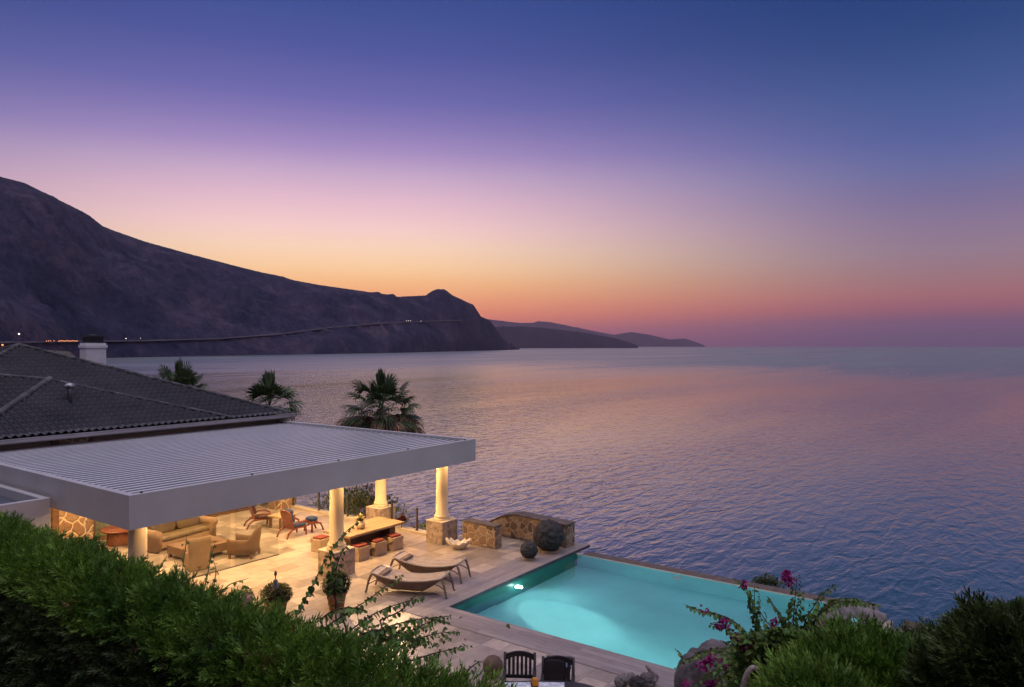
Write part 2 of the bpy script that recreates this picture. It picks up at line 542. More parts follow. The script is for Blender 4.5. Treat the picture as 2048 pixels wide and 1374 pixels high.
# ------------------------------------------------------------------ scattering of leaves
def frames(dirs, roll=None):
    """Rotation matrices whose local y axis follows dirs."""
    d = dirs / np.linalg.norm(dirs, axis=1, keepdims=True)
    ref = np.tile(np.array([0.0, 0, 1.0]), (len(d), 1))
    ref[np.abs(d[:, 2]) > 0.95] = (1, 0, 0)
    x = np.cross(d, ref)
    x /= np.linalg.norm(x, axis=1, keepdims=True)
    z = np.cross(x, d)
    if roll is not None:
        c, s = np.cos(roll)[:, None], np.sin(roll)[:, None]
        x, z = x * c + z * s, z * c - x * s
    return np.stack([x, d, z], axis=2)


def scatter(name, tv, tf, pos, dirs, scale, m, parent=None, roll=None, smooth=False):
    tv, tf = np.asarray(tv, float), np.asarray(tf)
    R = frames(np.asarray(dirs, float), roll)
    sc_ = np.asarray(scale, float).reshape(-1, 1, 1)
    V = np.einsum('nij,kj->nki', R, tv) * sc_ + np.asarray(pos, float)[:, None, :]
    n, k = len(V), len(tv)
    Fc = (tf[None] + (np.arange(n) * k)[:, None, None]).reshape(-1)
    return raw_mesh(name, V.reshape(-1, 3), Fc, tf.shape[1], m, parent, smooth)


def spray_template(length=1.0):
    """A feathery juniper sprig: side twigs clad in short scale-like leaflets."""
    r = random.Random(3)
    v, f = [], []

    def blade(p, d, w):
        p, d = Vector(p), Vector(d)
        s = d.cross(Vector((r.uniform(-.5, .5), r.uniform(-.5, .5), 1))).normalized() * w
        i = len(v)
        v.extend([tuple(p - s), tuple(p + s), tuple(p + d)])
        f.append((i, i + 1, i + 2))
    for k in range(7):
        t = k / 7
        base = Vector((0, 0.72 * t, 0.18 * t * t)) * length
        side = (-1 if k % 2 else 1) * (0.85 - 0.55 * t)
        tw = Vector((side * r.uniform(.8, 1.1), 0.75 + 0.3 * t, r.uniform(-.25, .55))).normalized() * length * (0.46 - 0.18 * t)
        for m_ in range(4):
            q = base + tw * (m_ / 4.0)
            for sd in (-1, 1):
                o = Vector((r.uniform(-.5, .5), r.uniform(-.2, .3), r.uniform(-.5, .5)))
                blade(q, (tw.normalized() + o).normalized() * length * r.uniform(.13, .2), 0.030 * length)
        blade(base + tw * 0.8, tw * 0.5, 0.028 * length)
    for m_ in range(5):
        blade((0, 0.5 + 0.1 * m_, 0.1 + 0.03 * m_), (r.uniform(-.08, .08), r.uniform(.14, .22), r.uniform(0, .1)), 0.03)
    return np.array(v), np.array(f)


SPRAY = spray_template()
# folded heart leaf, base at origin, tip along +y, about one unit long
HEART_V = np.array([(0, 0, 0), (-0.30, 0.10, 0.10), (-0.40, 0.34, 0.13), (-0.25, 0.66, 0.06), (0, 1.0, -0.10), (0.25, 0.66, 0.06), (0.40, 0.34, 0.13), (0.30, 0.10, 0.10), (0, 0.45, 0.0)])
HEART_F = np.array([(0, 8, 1), (1, 8, 2), (2, 8, 3), (3, 8, 4), (4, 8, 5), (5, 8, 6), (6, 8, 7), (7, 8, 0)])
LEAF_V = np.array([(0, 0, 0), (-0.22, 0.4, 0.06), (0, 1, -0.05), (0.22, 0.4, 0.06)])
LEAF_F = np.array([(0, 1, 2), (0, 2, 3)])


def rnd_dirs(n):
    d = RNG.normal(size=(n, 3))
    return d / np.linalg.norm(d, axis=1, keepdims=True)

# ------------------------------------------------------------------ camera
cam = bpy.data.cameras.new('camera')
cam.sensor_width = 36.0
cam.lens = F / 2048 * 36.0
cam.shift_y = 5 / 2048
cam.clip_start = 0.1
cam.clip_end = 120000
co = bpy.data.objects.new('camera', cam)
co.location = (0, 0, H)
co.rotation_euler = (PI / 2, 0, math.radians(36 - 90))
COL.objects.link(co)
sc.camera = co

sc.view_settings.view_transform = 'Standard'
sc.view_settings.look = 'None'
sc.view_settings.gamma = 1.0
sc.view_settings.exposure = 0.0
sc.cycles.use_denoising = True
try:
    sc.cycles.denoiser = 'OPENIMAGEDENOISE'
    sc.cycles.denoising_input_passes = 'RGB_ALBEDO_NORMAL'
except Exception:
    pass
sc.cycles.max_bounces = 8
sc.cycles.diffuse_bounces = 3
sc.cycles.glossy_bounces = 3
sc.cycles.transmission_bounces = 6
sc.cycles.transparent_max_bounces = 10
sc.cycles.volume_bounces = 0
sc.cycles.sample_clamp_indirect = 4.0
sc.cycles.caustics_reflective = False

# ------------------------------------------------------------------ dusk sky
w = bpy.data.worlds.new('World')
sc.world = w
w.use_nodes = True
WN = NT(w.node_tree)
bg = w.node_tree.nodes['Background']
tc = WN.n('ShaderNodeTexCoord')
sep = WN.n('ShaderNodeSeparateXYZ')
WN.l(tc.outputs['Generated'], sep.inputs[0])
fac = WN.math('SQRT', WN.math('MAXIMUM', sep.outputs[2], 0.0))


def dot2(v):
    return WN.math('ADD', WN.math('MULTIPLY', sep.outputs[0], v[0]), WN.math('MULTIPLY', sep.outputs[1], v[1]))


az = WN.math('ARCTAN2', dot2(RGT), dot2(FWD))
dif = WN.math('ABSOLUTE', WN.math('ADD', az, math.radians(14)))


def sky_ramp(stops):
    return WN.ramp(fac, [(math.sqrt(math.sin(math.radians(e))), c if max(c) <= 3 else S(*c)) for e, c in stops])


TOP = [(45, (0.12, 0.115, 0.19)), (58, (0.62, 0.57, 0.70)), (76, (1.55, 1.42, 1.60))]
glow = sky_ramp([(0.0, (160, 92, 112)), (0.5, (182, 98, 110)), (1.2, (214, 116, 108)), (2.4, (238, 140, 104)), (3.6, (245, 164, 114)), (4.8, (249, 186, 128)),
                 (6.0, (249, 203, 155)), (7.5, (246, 208, 180)), (9.0, (240, 200, 196)), (11.0, (221, 182, 197)), (12.9, (193, 163, 193)),
                 (14.7, (159, 136, 185)), (16.5, (131, 117, 174)), (18.3, (105, 101, 165)), (21.6, (75, 84, 149)), (24.8, (55, 75, 138)),
                 (30, (44, 62, 124))] + TOP)
side = sky_ramp([(0.0, (88, 74, 108)), (0.8, (98, 78, 110)), (1.7, (118, 84, 112)), (2.6, (150, 92, 106)), (3.6, (160, 105, 109)), (4.8, (152, 114, 121)),
                 (6.5, (142, 119, 136)), (8.2, (132, 113, 142)), (10.0, (115, 106, 145)), (12.0, (96, 102, 150)), (14.0, (78, 92, 148)),
                 (17.0, (60, 83, 137)), (20.5, (40, 68, 121)), (23.5, (27, 58, 113)), (30, (22, 48, 100))] + TOP)
back = sky_ramp([(0.0, (0.16, 0.12, 0.20)), (8, (0.25, 0.20, 0.31)), (25, (0.32, 0.28, 0.42)), (50, (0.66, 0.59, 0.78)), (76, (1.55, 1.42, 1.60))])
w1 = WN.n('ShaderNodeMapRange', interpolation_type='SMOOTHSTEP')
w1.inputs[1].default_value, w1.inputs[2].default_value = math.radians(3), math.radians(46)
WN.l(dif, w1.inputs[0])
w2 = WN.n('ShaderNodeMapRange', interpolation_type='SMOOTHSTEP')
w2.inputs[1].default_value, w2.inputs[2].default_value = math.radians(50), math.radians(110)
WN.l(dif, w2.inputs[0])
WN.l(WN.mix(w2.outputs[0], WN.mix(w1.outputs[0], glow, side), back), bg.inputs['Color'])
bg.inputs['Strength'].default_value = 1.15

# ------------------------------------------------------------------ sea
m, N, b = new_mat('dusk_sea_water')
b.inputs['Base Color'].default_value = (0.018, 0.056, 0.044, 1)
b.inputs['IOR'].default_value = 1.33
tc = N.n('ShaderNodeTexCoord')
mp = N.n('ShaderNodeMapping')
mp.inputs['Rotation'].default_value = (0, 0, math.radians(54 + 8))
mp.inputs['Scale'].default_value = (0.40, 1.0, 1.0)
N.l(tc.outputs['Object'], mp.inputs['Vector'])
a = N.n('ShaderNodeTexNoise', Scale=0.62, Detail=3.0, Roughness=0.5, Distortion=0.6)
N.l(mp.outputs[0], a.inputs['Vector'])
c = N.n('ShaderNodeTexNoise', Scale=1.9, Detail=3.0, Roughness=0.55, Distortion=0.4)
N.l(mp.outputs[0], c.inputs['Vector'])
sw = N.n('ShaderNodeTexNoise', Scale=0.08, Detail=2.0)
N.l(mp.outputs[0], sw.inputs['Vector'])
hgt = N.math('ADD', N.math('ADD', N.math('MULTIPLY', a.outputs[0], 0.9), N.math('MULTIPLY', c.outputs[0], 0.17)), N.math('MULTIPLY', sw.outputs[0], 0.8))
# calm and ruffled patches drift across the bay
mp2 = N.n('ShaderNodeMapping')
mp2.inputs['Rotation'].default_value = (0, 0, math.radians(54))
mp2.inputs['Scale'].default_value = (0.0014, 0.009, 1.0)
N.l(tc.outputs['Object'], mp2.inputs['Vector'])
pt = N.n('ShaderNodeTexNoise', Scale=1.0, Detail=4.0, Roughness=0.6, Distortion=0.8)
N.l(mp2.outputs[0], pt.inputs['Vector'])
st = N.n('ShaderNodeMapRange')
st.inputs[1].default_value, st.inputs[2].default_value = 0.40, 0.60
st.inputs[3].default_value, st.inputs[4].default_value = 0.45, 1.1
N.l(pt.outputs[0], st.inputs[0])
bp = N.n('ShaderNodeBump', Distance=0.33)
N.l(st.outputs[0], bp.inputs['Strength'])
N.l(hgt, bp.inputs['Height'])
N.l(bp.outputs[0], b.inputs['Normal'])
b.inputs['Roughness'].default_value = 0.06
gls = N.n('ShaderNodeBsdfGlossy')
gls.inputs['Color'].default_value = (1.0, 0.94, 0.92, 1)
gls.inputs['Roughness'].default_value = 0.06
N.l(bp.outputs[0], gls.inputs['Normal'])
# unresolved chop: the open water reads rougher than the water under the terrace
ln_ = N.n('ShaderNodeVectorMath', operation='LENGTH')
N.l(tc.outputs['Object'], ln_.inputs[0])
rg_ = N.n('ShaderNodeMapRange', interpolation_type='SMOOTHSTEP')
rg_.inputs[1].default_value, rg_.inputs[2].default_value = 180.0, 1100.0
rg_.inputs[3].default_value, rg_.inputs[4].default_value = 0.07, 0.40
N.l(ln_.outputs['Value'], rg_.inputs[0])
rp_ = N.math('MULTIPLY', rg_.outputs[0], N.math('ADD', N.math('MULTIPLY', st.outputs[0], 0.6), 0.45))
N.l(rp_, gls.inputs['Roughness'])
N.l(rp_, b.inputs['Roughness'])
mxs = N.n('ShaderNodeMixShader')
mxs.inputs[0].default_value = 0.31
N.l(b.outputs[0], mxs.inputs[1])
N.l(gls.outputs[0], mxs.inputs[2])
N.l(mxs.outputs[0], N.t.nodes['Material Output'].inputs[0])
M['sea'] = m
R_SEA = 23500.0
ring = [(R_SEA * math.cos(2 * PI * i / 96), R_SEA * math.sin(2 * PI * i / 96), 0) for i in range(96)]
o = raw_mesh('sea', np.array(ring + [(0, 0, 0)]), np.array([(i, (i + 1) % 96, 96) for i in range(96)]).ravel(), 3, 'sea')
o.location = (0, 0, SEA)
tag(o, 'calm rippled sea at dusk', None, None, 'structure')

# ------------------------------------------------------------------ headland and islands
def interp(x, pts):
    for (x0, y0), (x1, y1) in zip(pts, pts[1:]):
        if x <= x1:
            return y0 + (y1 - y0) * max(0, (x - x0)) / (x1 - x0)
    return pts[-1][1]


def rock_mat(name, c1, c2, c3, scale):
    m, N, b = new_mat(name)
    tc = N.n('ShaderNodeTexCoord')
    n1 = N.n('ShaderNodeTexNoise', Scale=scale, Detail=8.0, Roughness=0.62, Distortion=0.6)
    N.l(tc.outputs['Object'], n1.inputs['Vector'])
    n2 = N.n('ShaderNodeTexNoise', Scale=scale * 7, Detail=6.0, Roughness=0.7)
    N.l(tc.outputs['Object'], n2.inputs['Vector'])
    n3 = N.n('ShaderNodeTexNoise', Scale=scale * 26, Detail=4.0, Roughness=0.7)
    N.l(tc.outputs['Object'], n3.inputs['Vector'])
    f = N.math('ADD', N.math('ADD', N.math('MULTIPLY', n1.outputs[0], 0.42), N.math('MULTIPLY', n2.outputs[0], 0.36)), N.math('MULTIPLY', n3.outputs[0], 0.22))
    N.l(N.ramp(f, [(0.38, c1), (0.5, c2), (0.62, c3)]), b.inputs['Base Color'])
    b.inputs['Roughness'].default_value = 0.95
    b.inputs['Specular IOR Level'].default_value = 0.1
    bp = N.n('ShaderNodeBump', Strength=1.0, Distance=14.0)
    N.l(f, bp.inputs['Height'])
    N.l(bp.outputs[0], b.inputs['Normal'])
    return m


M['headland'] = rock_mat('scrubby_headland_rock', (0.007, 0.013, 0.034), (0.028, 0.030, 0.064), (0.080, 0.062, 0.092), 0.006)  # blue of the evening air is put into the rock colours
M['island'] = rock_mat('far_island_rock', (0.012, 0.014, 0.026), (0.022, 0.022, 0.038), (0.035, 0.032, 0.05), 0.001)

RIDGE = [(-900, 130), (-500, 205), (-200, 275), (0, 353), (50, 366), (100, 391), (165, 423), (180, 432), (205, 452), (230, 462), (290, 483), (380, 508),
         (480, 534), (580, 559), (640, 570), (718, 581), (796, 593.5), (851, 590.8), (864, 582), (874, 578), (890, 579), (906, 591), (929, 602),
         (947, 609.5), (962, 633), (980, 641), (992, 657), (1003, 675), (1019, 688), (1039, 699.2)]
SHORE = [(-900, 745), (0, 723), (212, 716), (440, 711.5), (640, 708.5), (800, 705.5), (900, 702.8), (1000, 700.2), (1039, 699.2)]
DFAC = [(-900, 1.5), (0, 1.5), (400, 1.42), (700, 1.3), (880, 1.14), (960, 1.05), (1039, 1.0)]
def crag(p, t):
    a = 1 - 2 * abs(mnoise.noise((p.x * 0.016, p.y * 0.016, 7.7)))
    b_ = mnoise.fractal((p.x * 0.03, p.y * 0.03, 1.7), 1.0, 2.0, 3)
    return (15.0 * a + 9.0 * b_) * min(1, t * 6) * min(1, (1 - t) * 5)


NT_, NB = 84, 8
pxs = list(np.arange(-900, 0, 20)) + list(np.arange(0, 1040, 2.6)) + [1039]
vs, k = [], NT_ + NB + 1
for px in pxs:
    ys, yr = interp(px, SHORE), interp(px, RIDGE)
    ds = (H - SEA) * F / (ys - 692)
    dr = ds * interp(px, DFAC)
    zr = H + (692 - yr) / F * dr
    bush = 0.9 if px < 860 else 0.5
    zr += dr / F * bush * (mnoise.noise((px * 0.35, 3.1, 0)) + 0.6 * mnoise.noise((px * 0.9, 9.1, 0)))
    for j in range(k):
        if j <= NT_:
            t = j / NT_
            d = ds + (dr - ds) * t
            h = SEA + (zr - SEA) * (0.10 * min(1, t * 12) + 0.90 * t ** 1.28)
            p = at_depth(px, 692, d)
            q = (p.x * 0.0032, p.y * 0.0032, 0)
            g = mnoise.fractal(q, 1.0, 2.1, 5)
            rg = 1 - abs(mnoise.noise((p.x * 0.0055 + 4, p.y * 0.0055, 2.2))) * 2
            h += (zr - SEA) * 0.21 * (g * 0.9 + 0.6 * rg) * math.sin(PI * t) ** 0.8 + crag(p, t)
            h = max(h, SEA - 0.5)
        else:
            t = (j - NT_) / NB
            d = dr + dr * 0.35 * t
            h = zr + (SEA - 3 - zr) * t
            p = at_depth(px, 692, d)
        if j == 0:
            h = SEA - 0.5
        vs.append((p.x, p.y, h))
fs = [(i * k + j, (i + 1) * k + j, (i + 1) * k + j + 1, i * k + j + 1) for i in range(len(pxs) - 1) for j in range(k - 1)]
mb = MB().add(vs, fs, True)
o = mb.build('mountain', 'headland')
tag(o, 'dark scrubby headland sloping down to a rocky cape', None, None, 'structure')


def island(name, pts, d, thick, label):
    xs = np.arange(pts[0][0], pts[-1][0], 2.0)
    vs = []
    prof = [(-0.5, 0), (-0.35, 0.45), (-0.18, 0.85), (0, 1), (0.25, 0.8), (0.5, 0.0)]
    for px in xs:
        y = interp(px, pts) + 0.25 * mnoise.noise((px * 0.3, d * 0.01, 0))
        z = max(H + (692 - y) / F * d - SEA, 2.0)
        for a_, hh in prof:
            p = at_depth(px, 692, d + a_ * thick)
            wob = 1 + 0.25 * mnoise.noise((px * 0.08, a_ * 7, 1)) * (0 < hh < 1)
            vs.append((p.x, p.y, SEA - 2 + (z + 2) * hh * wob))
    n = len(prof)
    fs = [(i * n + j, (i + 1) * n + j, (i + 1) * n + j + 1, i * n + j + 1) for i in range(len(xs) - 1) for j in range(n - 1)]
    fs += [tuple(range(n)), tuple(reversed(range((len(xs) - 1) * n, len(xs) * n)))]
    o = MB().add(vs, fs, True).build(name, 'island')
    tag(o, label, None, None, 'structure')


island('hill', [(920, 660), (990, 653.5), (1040, 652.3), (1080, 655), (1130, 660.5), (1180, 667), (1230, 676.5), (1260, 685), (1278, 691.9)], 8000, 1100,
       'low dark island behind the cape')
island('hills', [(930, 632), (960, 636), (985, 639.5), (1010, 642.5), (1040, 646), (1066, 645.5), (1075, 642.3), (1100, 644), (1130, 650), (1160, 656.5), (1200, 664.5),
                 (1228, 669.5), (1262, 664), (1300, 669.5), (1340, 679), (1370, 676.8), (1392, 684), (1412, 691.8)], 22000, 1400,
       'pale far mountain ridge fading on the horizon')


def on_headland(px, py, back=6):
    """Point where the ray through (px, py) meets the headland's slope."""
    ds = (H - SEA) * F / (interp(px, SHORE) - 692)
    dr = ds * interp(px, DFAC)
    zr = H + (692 - interp(px, RIDGE)) / F * dr
    for t in np.linspace(0, 1, 400):
        d = ds + (dr - ds) * t
        p = at_depth(px, 692, d)
        h = SEA + (zr - SEA) * (0.10 * min(1, t * 12) + 0.90 * t ** 1.28)
        g = mnoise.fractal((p.x * 0.0032, p.y * 0.0032, 0), 1.0, 2.1, 5)
        rg = 1 - abs(mnoise.noise((p.x * 0.0055 + 4, p.y * 0.0055, 2.2))) * 2
        h += (zr - SEA) * 0.21 * (g * 0.9 + 0.6 * rg) * math.sin(PI * t) ** 0.8 + crag(p, t)
        q = at_depth(px, py, d)
        if h >= q.z - 1.0:
            return at_depth(px, py, d - back)
    return at_depth(px, py, ds)


# coast road cut into the slope, its pale bank facing the bay
ROAD = [(-200, 686), (60, 684), (95, 683.5), (300, 681), (440, 677), (560, 668), (660, 655), (760, 646.5), (850, 642.8), (925, 640.5)]
vs = []
rx = list(np.arange(-200, 926, 5.0))
for px in rx:
    y = interp(px, ROAD) + 0.25 * mnoise.noise((px * 0.05, 0.3, 0))
    p = on_headland(px, y)
    w_ = 1.2 + 1.4 * abs(mnoise.noise((px * 0.03, 5.3, 0)))
    k_ = math.hypot(p.x, p.y) / F
    dx, dy = p.x / math.hypot(p.x, p.y), p.y / math.hypot(p.x, p.y)
    for off, dz in ((-4, -k_ * w_ * 0.7), (6, k_ * w_ * 0.8)):
        vs.append((p.x + dx * off, p.y + dy * off, p.z + dz))
fs = [(i * 2, (i + 1) * 2, (i + 1) * 2 + 1, i * 2 + 1) for i in range(len(rx) - 1)]
o = MB().add(vs, fs, True).build('road', 'roadcut')
tag(o, 'coast road cut along the headland slope', None, None, 'structure')

# ------------------------------------------------------------------ near terrain
us = [-80, -40, -20, -10, -6, -3, -1.2, -0.6, 0.5, 2, 3.9, 4.0, 6, 8, 9.5, 11, 12, 14, 17, 20.7, 20.8, 22, 24, 27, 31, 36, 42, 50]
vv = [-80, -40, -20, -10, -5, -2, 0, 1, 2, 2.8, 2.86, 6, 10, 14, 20, 26, 34, 42, 50, 70, 110, 200, 400, 800, 1300]


def ground_z(u, v):
    if u <= 3.9:
        z = 2.7 + max(0, -u - 0.6) * (2.1 if v < 9 else 0.35)  # steep unseen bank behind the camera, added to shade the hedge front
    elif u <= 20.7:
        if v <= 2.8:
            z = 2.7 if u < 8.6 else max(-0.4, 2.7 - (u - 8.6) * 0.75)
        else:
            z = -2.6
    else:
        z = -2.6 - (u - 20.7) * 0.85
    if v > 45:
        cu = 22 + 0.42 * (v - 50)
        z = 1.5 if u < 20 else z
    return z


vs = []
for v in vv:
    off = 0.42 * max(0, v - 50)
    for u in us:
        uu = u + (off if u > 20 else off * max(0, (u + 10) / 30.0))
        z = max(ground_z(u, v), SEA - 2) + 0.25 * mnoise.noise((uu * 0.4, v * 0.4, 0)) * (u > 21.5 or u < 3)
        vs.append((uu, v, z))
n = len(us)
fs = [(i * n + j, i * n + j + 1, (i + 1) * n + j + 1, (i + 1) * n + j) for i in range(len(vv) - 1) for j in range(n - 1)]
o = MB().add(vs, fs, False).build('hillside', 'hill')
tag(o, 'scrubby ground falling from the terrace to the sea, shade bank added behind', None, None, 'structure')

# ------------------------------------------------------------------ terrace
PU0, PU1, PV0, PV1 = 13.75, 20.0, 3.7, 12.0     # pool water rectangle
WATER = -0.13
mb = MB()
mb.box2((4.05, 13.0, -0.35), (18.9, 25.95, 0))
mb.box2((18.9, 13.0, -0.35), (20.75, 16.2, 0))
mb.box2((4.05, 2.9, -0.35), (12.9, 13.0, 0))
mb.box2((12.9, 2.9, -0.45), (19.6, 3.55, -0.12))
o = mb.build('terrace', 'pave')
tag(o, 'travertine paved terrace under the pergola and round the pool', None, None, 'structure')

# swimming pool
pool = thing('swimming_pool', 'lit turquoise infinity pool with dark edged stone coping', 'swimming pool', (PU0, PV1, 0))
X, Y = PU1 - PU0, PV1 - PV0
FL = -1.30
mb = MB()
T = 0.14
mb.box2((0, -Y, FL - 0.1), (X, 0, FL))
mb.box2((-T, -Y - T, FL - 0.1), (0, T, -0.052))
mb.box2((0, -Y - T, FL - 0.1), (X + 0.02, -Y, -0.052))
mb.build('basin', 'pool', pool)
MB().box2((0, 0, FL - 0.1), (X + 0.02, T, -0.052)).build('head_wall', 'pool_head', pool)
mb = MB()
for r, z in ((1.1, -1.10), (2.0, -1.20)):
    arc = [(r * math.cos(a_), -r * math.sin(a_)) for a_ in np.linspace(0, PI / 2, 24)]
    base = [(0.004, -0.004)] + [(max(x, 0.004), min(y, -0.004)) for x, y in arc]
    nn = len(base)
    vs = [(x, y, FL + 0.004) for x, y in base] + [(x, y, z) for x, y in base]
    mb.add(vs, [tuple(range(nn, 2 * nn))] + [(i, (i + 1) % nn, nn + (i + 1) % nn, nn + i) for i in range(nn)])
mb.build('pool_step', 'pool', pool)
mb = MB()
mb.box2((-0.85, 0.0 - 0.03, -0.05), (X + 0.80, 1.0, 0.012))
mb.build('coping', 'cope_x', pool, 0.006)
mb = MB()
mb.box2((-0.85, -Y - 0.12, -0.05), (0.03, -0.031, 0.012))
mb.build('coping', 'cope_y', pool, 0.006)
mb = MB()
mb.box2((0.031, -0.034, -0.075), (X + 0.80, -0.0305, 0.008))
mb.build('coping_edge', 'cope_edge', pool)
mb = MB()
mb.box2((X, -Y - 0.14, -3.2), (X + 0.04, -0.04, -0.150))
mb.build('overflow_wall', 'pool', pool)
mb = MB()
mb.box2((X + 0.041, -Y - 0.14, -3.2), (X + 0.075, -0.04, -0.126))
mb.build('overflow_rim', 'slab_top', pool)
mb = MB()
mb.box2((X + 0.076, -Y - 0.14, -3.2), (X + 0.72, -0.04, -0.19))
mb.build('ledge', 'ledge', pool, 0.02)
# water sheet
m, N, b = new_mat('clear_pool_water')
N.t.nodes.remove(b)
gl = N.n('ShaderNodeBsdfGlass', IOR=1.33)
gl.inputs['Color'].default_value = (0.86, 1.0, 1.0, 1)
gl.inputs['Roughness'].default_value = 0.0
tc = N.n('ShaderNodeTexCoord')
nz = N.n('ShaderNodeTexNoise', Scale=1.1, Detail=2.0)
N.l(tc.outputs['Object'], nz.inputs['Vector'])
bp = N.n('ShaderNodeBump', Strength=0.06, Distance=0.05)
N.l(nz.outputs[0], bp.inputs['Height'])
N.l(bp.outputs[0], gl.inputs['Normal'])
N.l(gl.outputs[0], N.t.nodes['Material Output'].inputs[0])
M['pool_water'] = m
raw_mesh('water', np.array([(-0.001, -Y, WATER), (X + 0.002, -Y, WATER), (X + 0.002, 0.001, WATER), (-0.001, 0.001, WATER)]), [0, 1, 2, 3], 4, 'pool_water', pool)


def pool_lamp(loc, normal):
    """Round underwater lamp: glowing lens in a steel ring, facing along normal."""
    R = Vector(normal).to_track_quat('Z', 'Y').to_matrix().to_4x4()
    mb = MB().lathe([(0.0, 0.0), (0.12, 0.0), (0.12, 0.018), (0.095, 0.022), (0.0, 0.023)], n=20)
    mb.v = [tuple(R @ Vector(p)) for p in mb.v]
    rg = mb.build('pool_lamp', 'grey_metal', pool, loc=loc)
    mb = MB().lathe([(0.0, 0.0235), (0.09, 0.0235), (0.08, 0.034), (0.0, 0.04)], n=20)
    mb.v = [tuple(R @ Vector(p)) for p in mb.v]
    mb.build('lens', 'lamp_pool', rg)
    return rg


def add_light(kind, name, loc, energy, col, **kw):
    l = bpy.data.lights.new(name, kind)
    l.energy, l.color = energy, col
    direction = kw.pop('aim', None)
    for k_, v_ in kw.items():
        setattr(l, k_, v_)
    o = bpy.data.objects.new(name, l)
    o.location = loc
    if direction:
        o.rotation_euler = Vector(direction).to_track_quat('-Z', 'Y').to_euler()
    COL.objects.link(o)
    return o


POOLC = (0.80, 1.0, 0.97)
for loc, nrm, e in (((2.95, 0.0, -0.53), (0, -1, 0), 62), ((0.0, -4.4, -0.55), (1, 0, 0), 62), ((0.0, -7.0, -0.55), (1, 0, 0), 50)):
    pool_lamp(loc, nrm)
    wl = Vector((PU0, PV1, 0)) + Vector(loc) + Vector(nrm) * 0.07
    add_light('SPOT', 'pool_lamp_light', wl, e * 1.9, POOLC, aim=(nrm[0], nrm[1], -0.28), spot_size=math.radians(165), spot_blend=0.9, shadow_soft_size=0.09)
add_light('SPOT', 'pool_lamp_light', (PU0 + 2.95, PV1 - 0.1, -0.53), 4200, POOLC, aim=(-0.36, -1, -0.80), spot_size=math.radians(62), spot_blend=1.0, shadow_soft_size=0.09)
add_light('POINT', 'pool_lamp_light', (PU0 + 2.95, PV1 - 0.16, -0.53), 10, POOLC, shadow_soft_size=0.06)
# skimmer fitting on the far rim
mb = MB()
nn = 20
rg = [[(math.cos(2 * PI * i / nn) * r, math.sin(2 * PI * i / nn) * r, z) for i in range(nn)] for r, z in ((0.07, 0), (0.12, 0), (0.12, 0.015), (0.07, 0.015), (0.07, 0))]
mb.loft(rg, True, False)
mb.build('skimmer_ring', 'grey_metal', pool, loc=(X - 0.35, -3.55, WATER - 0.008))

# ------------------------------------------------------------------ pergola
ZB, ZT = 2.70, 3.42
U0, U1, V0, V1 = 7.52, 18.87, 15.2, 25.66
perg = thing('pergola', 'white flat pergola with closed grey louvers on lit round columns', 'pergola', (U0, V0, 0))
LX, LY = U1 - U0, V1 - V0
TH = 0.16
MB().box2((0, 0, ZB), (LX, TH, ZT)).build('fascia', 'white', perg, 0.006)
MB().box2((0, TH + 0.001, ZB), (TH, LY, ZT)).build('fascia', 'white', perg, 0.006)
MB().box2((LX - TH, TH + 0.001, ZB), (LX, LY, ZT)).build('fascia', 'white', perg, 0.006)
# closed louver blades, each a shallow tilted trough with a raised lip
mb = MB()
nb, x0, x1 = 36, TH + 0.002, LX - TH - 0.002
pitch = (LY - TH - 0.02) / nb
rb = MB()
for i in range(nb):
    y = TH + 0.01 + i * pitch
    z = ZT - 0.10
    mb.box2((x0, y + 0.09, z - 0.03), (x1, y + pitch - 0.004, z))
    rb.box2((x0, y, z - 0.03), (x1, y + 0.085, z + 0.012))
mb.build('louver_panel', 'louver', perg, 0.0)
rb.build('louver_ribs', 'rib', perg, 0.0)
MB().box2((TH + 0.01, TH + 0.01, ZT - 0.16), (LX - TH - 0.01, LY, ZT - 0.125)).build('ceiling_panel', 'white', perg)
# gutter screws and drain spouts along the front lip
for i in range(5):
    MB().lathe([(0.0, 0), (0.028, 0), (0.028, 0.03), (0.0, 0.036)], n=10).build('fixing_cap', 'black_metal', perg, loc=(0.3 + i * 2.65, TH * 0.55, ZT + 0.001))


def column(cx, cy, ped=None, hp=0.737):
    x, y = cx - U0, cy - V0
    z0 = 0.0 if ped is None else hp
    prof = [(0.275, 0.0), (0.275, 0.05), (0.24, 0.065), (0.255, 0.09), (0.255, 0.13), (0.245, 0.15), (0.215, 0.16), (0.225, 0.185), (0.215, 0.21), (0.200, 0.23), (0.198, 0.9), (0.185, ZT - 0.165 - z0)]
    c = MB().lathe(prof, (x, y, z0), 32).build('column', 'column', perg)
    if ped:
        sx, sy = ped
        p = MB().box((x, y, 0), (sx, sy, hp - 0.03)).build('pedestal', 'slab_stone', c, 0.012)
        MB().box((x, y, hp - 0.03), (sx + 0.02, sy + 0.02, 0.03)).build('cap_slab', 'slab_top', c, 0.006)


column(8.2, 16.2)
column(13.90, 16.28, (0.76, 0.70))
column(18.31, 16.19, (0.76, 0.72))
column(18.52, 19.30, (0.76, 0.72))

